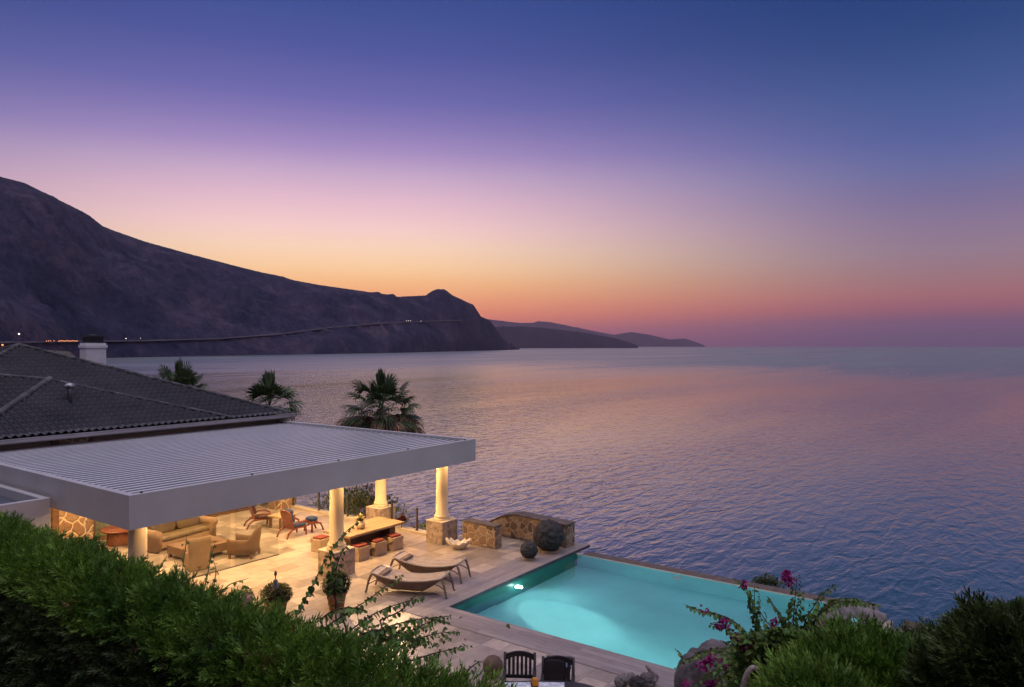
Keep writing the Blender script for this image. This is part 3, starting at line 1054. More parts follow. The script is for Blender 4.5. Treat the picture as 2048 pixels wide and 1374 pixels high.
WARM = (1.0, 0.61, 0.28)
zc = ZT - 0.17
for (lx, ly) in ((9.6, 17.4), (12.2, 17.4), (15.0, 17.3), (17.3, 17.2), (9.8, 20.4), (12.6, 20.6), (15.2, 20.4), (17.6, 20.6), (10.2, 23.6), (13.0, 23.7), (15.6, 23.6), (17.6, 23.4), (10.7, 24.9)):
    d = MB().lathe([(0.0, 0.0), (0.055, 0.0), (0.07, 0.012), (0.07, 0.02), (0.0, 0.02)], n=16).build('downlight', 'lamp_warm', perg, loc=(lx - U0, ly - V0, zc - 0.022))
    add_light('SPOT', 'downlight_beam', (lx, ly, zc - 0.05), 430 if ly > 18 else 500, WARM, aim=(0, 0, -1), spot_size=math.radians(150 if ly > 18 else 176), spot_blend=0.85 if ly > 18 else 0.6, shadow_soft_size=0.05)
# narrow beams that wash the columns
for (lx, ly, tx, ty, e) in ((8.72, 15.86, 8.2, 16.2, 70), (14.35, 15.80, 13.9, 16.28, 85), (18.55, 15.66, 18.31, 16.19, 85), (18.2, 18.72, 18.52, 19.3, 60)):
    add_light('SPOT', 'column_washer_beam', (lx, ly, 3.16), e, WARM, aim=(tx - lx, ty - ly, -1.5), spot_size=math.radians(85), spot_blend=0.8, shadow_soft_size=0.05)

# ------------------------------------------------------------------ house
house = thing('house', 'low house with dark tiled hip roof and white chimney', 'house', (4.5, 25.2, 0))
HX, HY, EZ = 14.6, 14.6, 3.68


def hl(u, v, z):
    return (u - 4.5, v - 25.2, z)


mb = MB()
mb.box2(hl(4.9, 25.7, 0), hl(10.25, 26.0, 3.50))
mb.box2(hl(11.5, 25.7, 2.55), hl(19.4, 26.0, 3.50))
mb.box2(hl(17.6, 25.7, 0), hl(19.4, 26.0, 2.55))
mb.box2(hl(19.1, 26.0, 0), hl(19.4, 39.3, 3.50))
mb.box2(hl(4.9, 26.0, 0), hl(5.2, 39.3, 3.50))
mb.box2(hl(5.2, 39.0, 0), hl(19.1, 39.3, 3.50))
mb.build('wall', 'render', house)
MB().box2(hl(10.45, 25.62, 0), hl(11.5, 26.0, 3.50)).build('stone_panel', 'rubble_big', house)
MB().box2(hl(10.25, 25.62, 0), hl(10.45, 26.0, 3.50)).build('door_post', 'dark_wood', house)
MB().box2(hl(17.87, 24.4, 0), hl(18.70, 25.0, 2.69)).build('stone_pier', 'rubble_big', house)
MB().box2(hl(18.72, 24.6, 0), hl(18.9, 25.6, 2.69)).build('end_wall', 'render', house)
MB().box2(hl(5.2, 26.0, -0.2), hl(19.1, 39.0, -0.004)).build('room_floor', 'pave', house)
MB().box2(hl(5.2, 31.0, 0), hl(19.1, 31.2, 3.3)).build('room_wall', 'canvas_tan', house)
MB().box2(hl(5.2, 26.0, 3.30), hl(19.1, 39.0, 3.42)).build('room_ceiling', 'render', house)
for i, (a, b_) in enumerate(((11.55, 13.5), (15.6, 17.55))):
    fr = MB()
    fr.box2(hl(a, 25.74, 0), hl(a + 0.06, 25.80, 2.5)).box2(hl(b_ - 0.06, 25.74, 0), hl(b_, 25.80, 2.5)).box2(hl(a + 0.06, 25.74, 2.44), hl(b_ - 0.06, 25.80, 2.5)).box2(hl(a + 0.06, 25.74, 0), hl(b_ - 0.06, 25.80, 0.06))
    d = fr.build('sliding_door', 'dark_wood', house)
    MB().box2(hl(a + 0.06, 25.765, 0.06), hl(b_ - 0.06, 25.773, 2.44)).build('glass', 'door_glass', d)
MB().box2(hl(11.5, 25.5, 0.002), hl(17.6, 25.68, 0.035)).build('threshold', 'dark_wood', house)
add_light('AREA', 'room_lamp_light', (13.5, 28.5, 3.2), 260, WARM, shape='RECTANGLE', size=5.0, size_y=2.0)

PITCH = 0.387
AP = Vector((HX / 2, HY / 2, EZ + PITCH * HX / 2))


def roof_face(E0, E1, smin1, smax1, rise_vec, m='tile', name='roof', lift=0.0, dt=0.33, tw=0.235):
    """Tiled slope over the eave E0-E1. At the top (eave + rise_vec) it spans smin1..smax1 along the eave."""
    E0, E1, R = Vector(E0), Vector(E1), Vector(rise_vec)
    L = (E1 - E0).length
    ex = (E1 - E0).normalized()
    sl = R.length
    ey = R.normalized()
    nrm = ex.cross(ey).normalized()
    if nrm.z < 0:
        nrm = -nrm
    rows = int(round(sl / dt))
    cols = int(L / 0.039) + 1
    s = np.linspace(0, L, cols)
    V, n_r = [], 0
    ph = (s / tw) % 1.0
    wave = np.where(ph < 0.62, np.sin(ph / 0.62 * PI) * 0.062, -np.sin((ph - 0.62) / 0.38 * PI) * 0.015)
    for r in range(rows):
        for e, zz in ((0.0, 0.065), (0.985, 0.0)):
            t = (r + e) / rows
            lo, hi = smin1 * t, L + (smax1 - L) * t
            sc_ = np.clip(s, lo, hi)
            jit = 0.006 * np.sin(np.floor(s / tw) * 12.9 + r * 4.7)
            z = wave + zz + lift + jit
            P = np.outer(sc_, ex) + np.outer(np.full(cols, t * sl), ey) + np.outer(z, nrm) + np.array(E0)
            V.append(P)
            n_r += 1
    V = np.concatenate(V)
    i = np.arange(n_r - 1)[:, None] * cols + np.arange(cols - 1)[None]
    Fq = np.stack([i, i + 1, i + cols + 1, i + cols], axis=-1).reshape(-1)
    return raw_mesh(name, V, Fq, 4, m, house, True)


rise = HX / 2
roof_face((0, 0, EZ), (HX, 0, EZ), rise, rise, (0, rise, rise * PITCH))
roof_face((0, HY, EZ), (0, 0, EZ), rise, rise, (rise, 0, rise * PITCH))
roof_face((HX, 0, EZ), (HX, HY, EZ), rise, rise, (-rise, 0, rise * PITCH))
roof_face((HX, HY, EZ), (0, HY, EZ), rise, rise, (0, -rise, rise * PITCH))


def cap_row(a, b, n=None, r=0.12, lift=0.05):
    a, b = Vector(a), Vector(b)
    n = n or int((b - a).length / 0.36)
    mb = MB()
    for i in range(n):
        p, q = a.lerp(b, i / n), a.lerp(b, (i + 1.12) / n)
        d = (q - p).normalized()
        s_ = d.cross(Vector((0, 0, 1))).normalized()
        up = s_.cross(d)
        rg = []
        for pt, rr in ((p, r * 0.86), (q, r)):
            rg.append([tuple(pt + s_ * rr * math.cos(t) + up * (rr * 0.8 * math.sin(t) + lift)) for t in np.linspace(-0.3, PI + 0.3, 9)])
        mb.loft(rg, closed=False, cap=False)
    return mb.build('ridge_cap', 'cap_tile', house)


for c in ((0, 0, EZ), (HX, 0, EZ), (HX, HY, EZ), (0, HY, EZ)):
    cap_row(c, AP, r=0.09)
# the lower front wing shows as capped hips on the front slope
WA = hl(11.61, 29.24, 5.245)
cap_row(hl(7.57, 25.2, 3.70), WA, r=0.12, lift=0.06)
cap_row(hl(16.4, 25.2, 3.72), WA, r=0.07, lift=0.035)
cap_row(WA, hl(6.6, 30.9, 5.90), r=0.08, lift=0.045)
# gutter and soffit
mb = MB()
prof = [(0.0, 0.0), (-0.13, 0.0), (-0.15, 0.03), (-0.15, 0.11), (-0.165, 0.12), (-0.165, 0.14), (-0.12, 0.14), (-0.12, 0.05), (0.0, 0.05)]
mb.loft([[(x, y, EZ - 0.12 + z) for y, z in prof] for x in (-0.15, HX + 0.15)], smooth=False)
mb.loft([[(HX - y, x, EZ - 0.12 + z) for y, z in prof] for x in (0.0, HY)], smooth=False)
mb.build('gutter', 'gutter', house)
mb = MB()
mb.box2((0.0, 0.004, EZ - 0.16), (HX - 0.01, HY, EZ - 0.06))
mb.build('soffit', 'render', house)


def find_on_ray(px, py, d):
    return at_depth(px, py, d)


# chimney: white stack with a black slatted cap, behind the right hip
CH = at_depth(186, 692, 29.6)
cx, cy = CH.x - 4.5, CH.y - 25.2
ch = MB().box((cx, cy, 4.2), (0.78, 0.55, 2.42)).box((cx, cy, 6.42), (0.86, 0.63, 0.12)).build('chimney', 'chimney', house, 0.008)
mb = MB().box((cx, cy, 6.542), (0.62, 0.46, 0.05)).box((cx, cy, 6.86), (0.70, 0.50, 0.05))
for i in range(12):
    x = cx - 0.29 + i * 0.0527
    mb.box((x, cy - 0.215, 6.59), (0.026, 0.02, 0.27)).box((x, cy + 0.215, 6.59), (0.026, 0.02, 0.27))
for i in range(8):
    y = cy - 0.2 + i * 0.057
    mb.box((cx - 0.30, y, 6.59), (0.02, 0.026, 0.27)).box((cx + 0.30, y, 6.59), (0.02, 0.026, 0.27))
mb.box((cx, cy, 6.59), (0.4, 0.3, 0.27))
mb.lathe([(0.0, 0), (0.2, 0.0), (0.14, 0.05), (0.0, 0.06)], (cx, cy, 6.91), 16)
mb.build('chimney_cap', 'black_metal', ch)
# vent pipe
VP = at_depth(139, 775, 25.4)
vx, vy = VP.x - 4.5, VP.y - 25.2
vz = EZ + PITCH * vy
MB().lathe([(0.085, 0.0), (0.085, 0.50), (0.09, 0.52), (0.15, 0.54), (0.17, 0.58), (0.17, 0.62), (0.12, 0.69), (0.0, 0.72)], (vx, vy, vz - 0.02), 16).build('vent_pipe', 'grey_metal', house)
# second chimney pot just past the ridge
CP = at_depth(48, 700, 29.5)
MB().box((CP.x - 4.5, CP.y - 25.2, 5.4), (0.5, 0.4, 1.14)).box((CP.x - 4.5, CP.y - 25.2, 6.541), (0.42, 0.32, 0.06)).build('chimney_pot', 'black_metal', house, 0.01)

# porch roof tucked against the pergola's left side
ann = thing('porch', 'white flat roofed porch with sunken grey roof beside the pergola', 'porch', (3.2, 18.6, 0))
mb = MB()
A0, A1, B0, B1, PZ = 0, 4.2, 0, 6.0, 2.98
for a, b_ in (((A0, B0, 2.1), (A1, B0 + 0.16, PZ)), ((A0, B1 - 0.16, 2.1), (A1, B1, PZ)), ((A0, B0 + 0.161, 2.1), (A0 + 0.16, B1 - 0.161, PZ)), ((A1 - 0.16, B0 + 0.161, 2.1), (A1, B1 - 0.161, PZ))):
    mb.box2(a, b_)
mb.build('parapet', 'white', ann, 0.006)
MB().box2((0.161, 0.161, 2.5), (A1 - 0.161, B1 - 0.161, 2.76)).build('roof', 'louver', ann)
MB().box2((1.3, 1.2, 2.762), (2.5, 2.6, 2.90)).build('skylight', 'white', ann, 0.02)
MB().box2((0.2, 0.25, 0), (A1 - 0.25, B1 - 0.25, 2.099)).build('wall', 'render', ann)

# ------------------------------------------------------------------ glass screen and balustrade
scr = thing('glass_screen', 'frameless glass screen standing on a dark floor track beside the armchairs', 'glass screen', (8.4, 19.25, 0))
MB().box2((-0.3, -0.03, 0.001), (5.72, 0.03, 0.018)).build('floor_track', 'post', scr)
for a, b_ in ((0.0, 1.95), (2.05, 4.05), (4.2, 5.7)):
    MB().box2((a, -0.006, 0.02), (b_, 0.006, 2.55)).build('glass_panel', 'glass', scr)

bal = thing('glass_balustrade', 'glass balustrade with thin dark posts along the sea side terrace edge', 'balustrade', (18.58, 16.6, 0))
MB().box2((-0.10, 0.1, 0.001), (0.22, 9.0, 0.09)).build('kerb', 'slab_top', bal, 0.01)
ps = [0.98, 2.2, 3.4, 4.55, 6.2, 7.8]
for y in ps:
    MB().box((0, y, 0.09), (0.055, 0.055, 0.80)).box((0, y, 0.09), (0.10, 0.10, 0.012)).build('post', 'post', bal, 0.004)
for y0_, y1_ in zip(ps, ps[1:] + [8.9]):
    MB().box2((-0.006, y0_ + 0.05, 0.14), (0.006, y1_ - 0.05, 0.86)).build('glass_panel', 'glass', bal)

# ------------------------------------------------------------------ garden walls and rocks
def sloped_wall(name, pts, m, cap=None):
    """pts: outline in (along, z); thickness along x."""
    return None


w1 = thing('stone_wall', 'short low rubble stone wall beside the clam shell', 'wall', (18.55, 14.15, 0))
MB().box2((0, 0, 0), (0.36, 1.36, 0.70)).build('masonry', 'rubble', w1, 0.015)
MB().box2((-0.015, -0.015, 0.70), (0.375, 1.375, 0.74)).build('coping', 'ledge', w1, 0.012)
w2 = thing('stone_wall', 'long rubble stone wall with sloping end behind the big black rock', 'wall', (19.98, 12.35, 0))
out = [(0, 0), (3.3, 0), (3.3, 0.30), (2.6, 0.66), (2.1, 0.78), (0, 0.72)]
mb = MB()
mb.loft([[(x, y, z) for y, z in out] for x in (0, 0.50)], smooth=False)
mb.build('masonry', 'rubble', w2, 0.015)
top = [(3.32, 0.30), (2.6, 0.662), (2.1, 0.782), (-0.02, 0.722), (-0.02, 0.77), (2.1, 0.83), (2.62, 0.71), (3.34, 0.345)]
mb = MB()
mb.loft([[(x, y, z) for y, z in top] for x in (-0.02, 0.53)], smooth=False)
mb.build('coping', 'ledge', w2, 0.008)


def rock(name, label, cat, c, r, m, seed=0, amp=0.18, freq=1.6, parent=None, group=None, sub=5, facet=0.0):
    bm = bmesh.new()
    bmesh.ops.create_icosphere(bm, subdivisions=sub, radius=1)
    for v in bm.verts:
        p = v.co.copy()
        n = mnoise.fractal(p * freq + Vector((seed, 0, 0)), 1.0, 2.0, 5)
        if facet:
            q = mnoise.voronoi(p * 1.3 + Vector((0, seed, 0)))[0][0]
            n += facet * (q - 0.5)
        k = 1 + amp * n
        v.co = Vector((p.x * r[0], p.y * r[1], p.z * r[2])) * k
    me = bpy.data.meshes.new(name)
    bm.to_mesh(me)
    bm.free()
    me.polygons.foreach_set('use_smooth', [True] * len(me.polygons))
    me.materials.append(M[m])
    o = bpy.data.objects.new(name, me)
    COL.objects.link(o)
    o.location = c
    if parent is not None:
        o.parent = parent
    else:
        tag(o, label, cat, group)
    return o


def lava_ball(c, R, label, seed):
    t = thing('lava_boulder', label, 'boulder', c)
    rock('boulder', None, None, (0, 0, R * 0.93 + 0.05), (R, R, R * 0.97), 'lava', seed, 0.11, 3.0, parent=t, facet=0.35, sub=6)
    mb = MB()
    nn = 28
    mb.loft([[(math.cos(2 * PI * i / nn) * r, math.sin(2 * PI * i / nn) * r, z) for i in range(nn)] for r, z in ((R * .45, 0), (R * .68, 0), (R * .68, 0.07), (R * .45, 0.07), (R * .45, 0))], True, False, False)
    mb.build('plinth_ring', 'plinth', t)


lava_ball((19.35, 12.62, 0.012), 0.49, 'large round black lava boulder at the pool corner', 3)
lava_ball((18.25, 12.62, 0.012), 0.265, 'small round black lava boulder at the pool head', 8)

# giant clam shell
cl = MB()
nn = 90
rings = []
for fr_, zz in ((0.25, 0.0), (0.45, 0.03), (0.7, 0.10), (0.9, 0.20), (1.0, 0.30), (0.96, 0.31), (0.85, 0.22), (0.62, 0.12), (0.3, 0.06)):
    rg = []
    for i in range(nn):
        a = 2 * PI * i / nn
        fl = math.cos(a * 11) * 0.07 * fr_
        r = fr_ * (1 + fl)
        rg.append((0.40 * r * math.cos(a), 0.24 * r * math.sin(a), zz * (0.62 + 0.38 * abs(math.cos(a))) + 0.05 * math.cos(a * 11) * fr_ * zz * 2.0))
    rings.append(rg)
cl.loft(rings)
o = cl.build('clam_shell', 'shell', loc=(17.93, 15.15, 0.0))
o.rotation_euler = (0, 0, math.radians(-58))
tag(o, 'large white scalloped clam shell on the paving by the corner column', 'shell')

# ------------------------------------------------------------------ furniture (local front is -y)
def rotx(a):
    return Matrix.Rotation(a, 4, 'X')


# sofa
sofa = thing('sofa', 'tan roll arm sofa with two loose back cushions', 'sofa', (12.93, 22.95, 0), 0.14)
W, D = 2.3, 0.95
mb = MB().box((0, 0.02, 0.10), (W - 0.44, D - 0.1, 0.20)).box((0, D / 2 - 0.14, 0.30), (W - 0.44, 0.24, 0.50), top=(1, 0.75), shift=(0, 0.03))
mb.build('frame', 'canvas_tan', sofa, 0.03)
for sd in (-1, 1):
    x = sd * (W / 2 - 0.13)
    mb = MB()
    sec = []
    for y in np.linspace(-D / 2, D / 2 - 0.04, 6):
        k = 1.0 if y > -D / 2 + 0.03 else 0.96
        ring = [(x - 0.10, y, 0.06), (x + 0.10, y, 0.06), (x + 0.10, y, 0.46)]
        ring += [(x + sd * 0.03 + 0.145 * k * math.cos(a), y, 0.56 + 0.145 * k * math.sin(a)) for a in np.linspace(-0.6, PI + 0.6, 14)]
        ring += [(x - 0.10, y, 0.46)]
        sec.append(ring)
    mb.loft(sec)
    mb.build('arm', 'canvas_tan', sofa)
MB().pillow((0, -0.08, 0.385), (W - 0.46, D - 0.22, 0.17), 0.22, nu=40).build('seat_cushion', 'leather', sofa)
for sd in (-1, 1):
    MB().pillow((sd * 0.455, 0.17, 0.67), (0.90, 0.22, 0.50), 0.3, rotx(-0.22) @ Matrix.Rotation(sd * 0.03, 4, 'Y'), nu=32).build('back_cushion', 'leather', sofa)
for sx in (-1, 1):
    for sy in (-1, 1):
        MB().box((sx * (W / 2 - 0.14), sy * (D / 2 - 0.1), 0), (0.07, 0.07, 0.10)).build('foot', 'dark_wood', sofa)

# coffee table
ct = thing('coffee_table', 'low tan woven square coffee table before the sofa', 'coffee table', (12.66, 21.2, 0), 0.02)
mb = MB().box((0, 0, 0.12), (1.45, 1.2, 0.24))
mb.build('body', 'wicker', ct, 0.012)
MB().box((0, 0, 0.361), (1.47, 1.22, 0.022)).build('top', 'wicker', ct, 0.008)
for sx in (-1, 1):
    for sy in (-1, 1):
        MB().box((sx * 0.66, sy * 0.53, 0), (0.09, 0.09, 0.12)).build('leg', 'wicker', ct)
dish = MB().lathe([(0.0, 0.0), (0.05, 0.0), (0.13, 0.035), (0.125, 0.04), (0.05, 0.012), (0.0, 0.012)], n=24).build('tray_bowl', 'dark_wood', loc=(13.0, 20.95, 0.383))
tag(dish, 'small dark wooden bowl lying on the coffee table', 'bowl')

# slipper chair, back to the camera
sl = thing('slipper_chair', 'tall skirted tan chair turned towards the coffee table', 'chair', (11.84, 19.98, 0), PI - 0.25)
MB().box((0, -0.02, 0.0), (0.56, 0.56, 0.40)).build('skirt', 'canvas_tan', sl, 0.03)
MB().pillow((0, -0.06, 0.43), (0.54, 0.50, 0.12), 0.25).build('seat_cushion', 'canvas_tan', sl)
mb = MB()
sec = []
for t in np.linspace(0, 1, 9):
    z = 0.05 + 0.90 * t
    hw = 0.275 + 0.06 * t ** 2.2
    y0 = 0.23 + 0.10 * t ** 1.5
    th = 0.13 - 0.05 * t
    bow = 0.03
    f = [(hw * x, y0 + bow * (1 - x * x) - 0.02, z + (0.02 * (x * x) if t == 1 else 0)) for x in np.linspace(-1, 1, 9)]
    b_ = [(hw * x, y0 + th + bow * (1 - x * x), z + (0.02 * (x * x) if t == 1 else 0)) for x in np.linspace(1, -1, 9)]
    sec.append([(p[0], p[1] - th, p[2]) for p in f] + [(p[0], p[1] - th, p[2]) for p in b_])
mb.loft(sec)
mb.build('backrest', 'canvas_tan', sl)

# wicker tub armchair, side on
ac = thing('wicker_armchair', 'tan wicker tub armchair facing the coffee table', 'armchair', (13.42, 19.98, 0), PI + 0.60)
mb = MB()
outer, inner, tops = [], [], []
path = []
for t in np.linspace(0, 1, 33):
    # U path: front-left arm, round the back, front-right arm
    if t < 0.3:
        x, y = -0.37, -0.40 + (t / 0.3) * 0.55
    elif t > 0.7:
        x, y = 0.37, -0.40 + ((1 - t) / 0.3) * 0.55
    else:
        a = (t - 0.3) / 0.4 * PI
        x, y = -0.37 * math.copysign(abs(math.cos(a)) ** 0.5, math.cos(a)), 0.15 + 0.24 * math.sin(a) ** 0.6
    k = max(0.0, 1 - abs(t - 0.5) / 0.22)
    hgt = 0.60 - 0.04 * math.sin(min(1, abs(t - 0.5) / 0.5) * PI) + 0.33 * (k * k * (3 - 2 * k)) + (0.02 if t in (0, 1) else 0)
    path.append((x, y, hgt, k))
secs = []
for i, (x, y, h, k) in enumerate(path):
    a, b_ = path[max(0, i - 1)], path[min(len(path) - 1, i + 1)]
    tx, ty = b_[0] - a[0], b_[1] - a[1]
    l = math.hypot(tx, ty)
    nx, ny = -ty / l, tx / l
    fl = 0.10 * k
    ring = []
    for (off, z) in ((0.0, 0.14), (0.0, 0.35), (0.0 + fl * 0.5, (0.35 + h) / 2), (fl, h - 0.03), (fl - 0.02, h), (fl - 0.055, h), (fl - 0.075, h - 0.03), (-0.075 + fl * 0.5, (0.35 + h) / 2), (-0.075, 0.35), (-0.075, 0.14)):
        ring.append((x + nx * off, y + ny * off, z))
    secs.append(ring)
mb.loft(secs)
mb.build('shell', 'wicker', ac)
MB().box((0, -0.08, 0.15), (0.63, 0.62, 0.17)).build('seat_base', 'wicker', ac, 0.01)
MB().pillow((0, -0.08, 0.37), (0.61, 0.60, 0.14), 0.25, nu=28).build('seat_cushion', 'leather', ac)
for sx in (-1, 1):
    for sy in (-0.34, 0.33):
        MB().box((sx * 0.32, sy, 0), (0.06, 0.06, 0.15), top=(1.2, 1.2)).build('leg', 'wicker', ac)


# wooden lounge chairs
def lounge_chair(name, label, loc, rz, m, cush, rest):
    t = thing(name, label, 'lounge chair', loc, rz)
    tilt = rotx(-0.30)
    # backrest: rounded board leaning back
    prof = []
    for a in np.linspace(0, PI, 15):
        prof.append((0.275 * math.copysign(abs(math.cos(a)) ** 0.55, math.cos(a)), 0.52 + 0.17 * math.sin(a) ** 0.8))
    prof = [(0.24, 0.0)] + prof + [(-0.24, 0.0)]
    mb = MB()
    mb.loft([[tuple(tilt @ Vector((x, y, z)) + Vector((0, 0.20, 0.27))) for x, z in prof] for y in (0.0, 0.05)], smooth=False)
    mb.build('backrest', m, t, 0.012)
    MB().box((0, -0.03, 0.27), (0.52, 0.52, 0.05)).build('seat', m, t, 0.012)
    MB().pillow((0, -0.04, 0.365), (0.50, 0.52, 0.11), 0.3).build('seat_cushion', cush, t)
    MB().pillow(tuple(tilt @ Vector((0, -0.06, 0.42)) + Vector((0, 0.20, 0.27))), (0.46, 0.10, 0.42), 0.35, tilt).build('back_cushion', cush, t)
    MB().pillow(tuple(tilt @ Vector((0, -0.10, 0.58)) + Vector((0, 0.19, 0.27))), (0.42, 0.16, 0.20), 0.5, tilt).build('head_roll', cush, t)
    for sx in (-1, 1):
        x = sx * 0.25
        MB().tube([(x, 0.15, 0.30), (x, 0.32, 0.27), (x * 1.06, 0.46, 0.17), (x * 1.1, 0.54, 0.0)], [0.034, 0.036, 0.033, 0.026], 8).build('back_leg', m, t)
        MB().tube([(x, -0.24, 0.29), (x, -0.27, 0.14), (x, -0.26, 0.0)], [0.034, 0.03, 0.026], 8).build('front_leg', m, t)
        MB().tube([(x * 1.08, 0.20, 0.46), (x * 1.16, 0.02, 0.50), (x * 1.16, -0.22, 0.50), (x * 1.12, -0.36, 0.42), (x * 1.04, -0.36, 0.30)], [0.026, 0.036, 0.038, 0.034, 0.026], 8).build('arm', m, t)
    if rest:
        rs = MB().tube([(-0.2, -0.34, 0.31), (-0.2, -0.62, 0.34), (-0.2, -0.92, 0.27), (-0.2, -1.06, 0.0)], [0.03, 0.034, 0.034, 0.026], 8)
        rs.tube([(0.2, -0.34, 0.31), (0.2, -0.62, 0.34), (0.2, -0.92, 0.27), (0.2, -1.06, 0.0)], [0.03, 0.034, 0.034, 0.026], 8)
        rs.box((0, -0.62, 0.335), (0.44, 0.34, 0.03)).box((-0.2, -0.56, 0), (0.05, 0.05, 0.32)).box((0.2, -0.56, 0), (0.05, 0.05, 0.32))
        rr = rs.build('leg_rest', m, t)
        MB().pillow((0, -0.70, 0.44), (0.40, 0.30, 0.15), 0.4).build('rest_cushion', cush, rr)
    return t


lounge_chair('lounge_chair', 'red lounge chair with blue patterned cushions and leg rest', (15.92, 20.78, 0), PI / 2, 'red_wood', 'blue_print', True)
lounge_chair('lounge_chair', 'brown wooden lounge chair with dark cushions behind the small square table', (15.98, 22.80, 0), 1.15, 'red_wood', 'dark_brown', False)
tb = thing('side_table', 'small square wooden table between the two lounge chairs', 'side table', (16.38, 22.12, 0), 0.1)
MB().box((0, 0, 0.40), (0.78, 0.66, 0.05)).build('top', 'oak', tb, 0.008)
for sx in (-1, 1):
    for sy in (-1, 1):
        MB().box((sx * 0.31, sy * 0.25, 0), (0.075, 0.075, 0.40)).build('leg', 'dark_wood', tb, 0.006)

# dining table, stools and vase
dt = thing('dining_table', 'long honey coloured plank dining table on slab legs', 'dining table', (16.1, 17.5, 0), 0.0)
MB().box((0, 0, 0.68), (2.36, 1.22, 0.075)).build('top', 'oak', dt, 0.01)
for sx in (-1, 1):
    MB().box((sx * 0.82, 0, 0), (0.30, 0.80, 0.679), top=(0.85, 1.0)).build('leg', 'dark_wood', dt, 0.015)
MB().box((0, 0, 0.14), (1.36, 0.10, 0.40)).build('stretcher', 'dark_wood', dt, 0.01)


def stool(label, loc, rz):
    t = thing('canvas_stool', label, 'stool', loc, rz, 'canvas box stools at the dining table')
    MB().box((0, 0, 0), (0.46, 0.42, 0.40), top=(0.97, 0.97)).build('body', 'stool', t, 0.02)
    MB().box((0, 0.01, 0.405), (0.40, 0.34, 0.055)).build('cushion', 'maroon', t, 0.02)
    # canvas flaps hanging over two sides with a curved hem
    for k in range(2):
        n = 13
        v = []
        for y in (0.0, 0.014):
            for x in np.linspace(-1, 1, n):
                v.append((0.228 * x, -0.214 - y, 0.412))
            for x in np.linspace(-1, 1, n):
                v.append((0.228 * x, -0.216 - y, 0.34 - 0.09 * (1 - x * x) ** 0.8))
        f = []
        for i in range(n - 1):
            f += [(i, i + 1, n + i + 1, n + i), (2 * n + i, 3 * n + i, 3 * n + i + 1, 2 * n + i + 1), (i, 2 * n + i, 2 * n + i + 1, i + 1), (n + i, n + i + 1, 3 * n + i + 1, 3 * n + i)]
        f += [(0, n, 3 * n, 2 * n), (n - 1, 3 * n - 1, 4 * n - 1, 2 * n - 1)]
        mb = MB().add(v, f)
        if k:
            mb.v = [(-y_ * 1.08, x_ * 0.9, z_) if False else (y_ - 0.019, -x_ * 0.9, z_) for x_, y_, z_ in mb.v]
        mb.tube([(0.234 * x, -0.235, 0.338 - 0.09 * (1 - x * x) ** 0.8) if not k else (-0.254, 0.21 * x, 0.338 - 0.09 * (1 - x * x) ** 0.8) for x in np.linspace(-1, 1, 9)], 0.008, 6)
        mb.build('flap', 'stool', t)
    return t


s0 = stool('canvas stool nearest the carved column pedestal', (15.28, 16.84, 0), 0.03)
for lb, lc, rz in (('middle canvas stool of the three along the table', (15.98, 16.82, 0), -0.04), ('canvas stool farthest from the pedestal, near the clam shell', (16.70, 16.84, 0), 0.02),
                   ('canvas stool behind the near end of the table', (15.2, 18.55, 0), PI + 0.1)):
    copy_tree(s0, lb, lc, rz)

vs_ = thing('vase', 'round cream vase of pale yellow flowers on the dining table', 'vase', (15.78, 17.35, 0.756))
MB().lathe([(0.0, 0.0), (0.07, 0.0), (0.13, 0.05), (0.155, 0.12), (0.14, 0.20), (0.10, 0.245), (0.085, 0.255), (0.075, 0.25), (0.08, 0.2), (0.0, 0.18)], n=28).build('pot', 'glaze', vs_)
n = 90
d = rnd_dirs(n)
d[:, 2] = np.abs(d[:, 2]) + 0.5
pos = np.array([0, 0, 0.24]) + d / np.linalg.norm(d, axis=1, keepdims=True) * RNG.uniform(0.02, 0.17, (n, 1)) * np.array([0.8, 0.8, 1.1])
scatter('flowers', LEAF_V * np.array([1.6, 1, 1]), LEAF_F, pos, d, RNG.uniform(0.06, 0.11, n), 'petal_cream', vs_)
n = 40
d = rnd_dirs(n)
d[:, 2] = np.abs(d[:, 2])
scatter('leaves', LEAF_V, LEAF_F, np.tile([0, 0, 0.22], (n, 1)) + d * 0.05, d, RNG.uniform(0.08, 0.16, n), 'shrubleaf', vs_)

# drum table by the house wall
dr = thing('drum_table', 'round red brown drum table by the house doors', 'drum table', (11.9, 24.55, 0))
MB().lathe([(0.0, 0.0), (0.40, 0.0), (0.43, 0.06), (0.43, 0.40), (0.40, 0.45), (0.0, 0.45)], n=32).build('drum', 'terracotta', dr)
MB().lathe([(0.0, 0.451), (0.60, 0.451), (0.62, 0.47), (0.62, 0.49), (0.60, 0.51), (0.0, 0.515)], n=40).build('top', 'red_wood', dr)


# ------------------------------------------------------------------ sun loungers
def lounger_z(s):
    """Seat height along the lounger: s = -1 foot end .. 1 head end."""
    return 0.39 + 0.12 * abs(s) ** 2.0 + (0.05 * s * s if s > 0 else 0.02 * s * s)


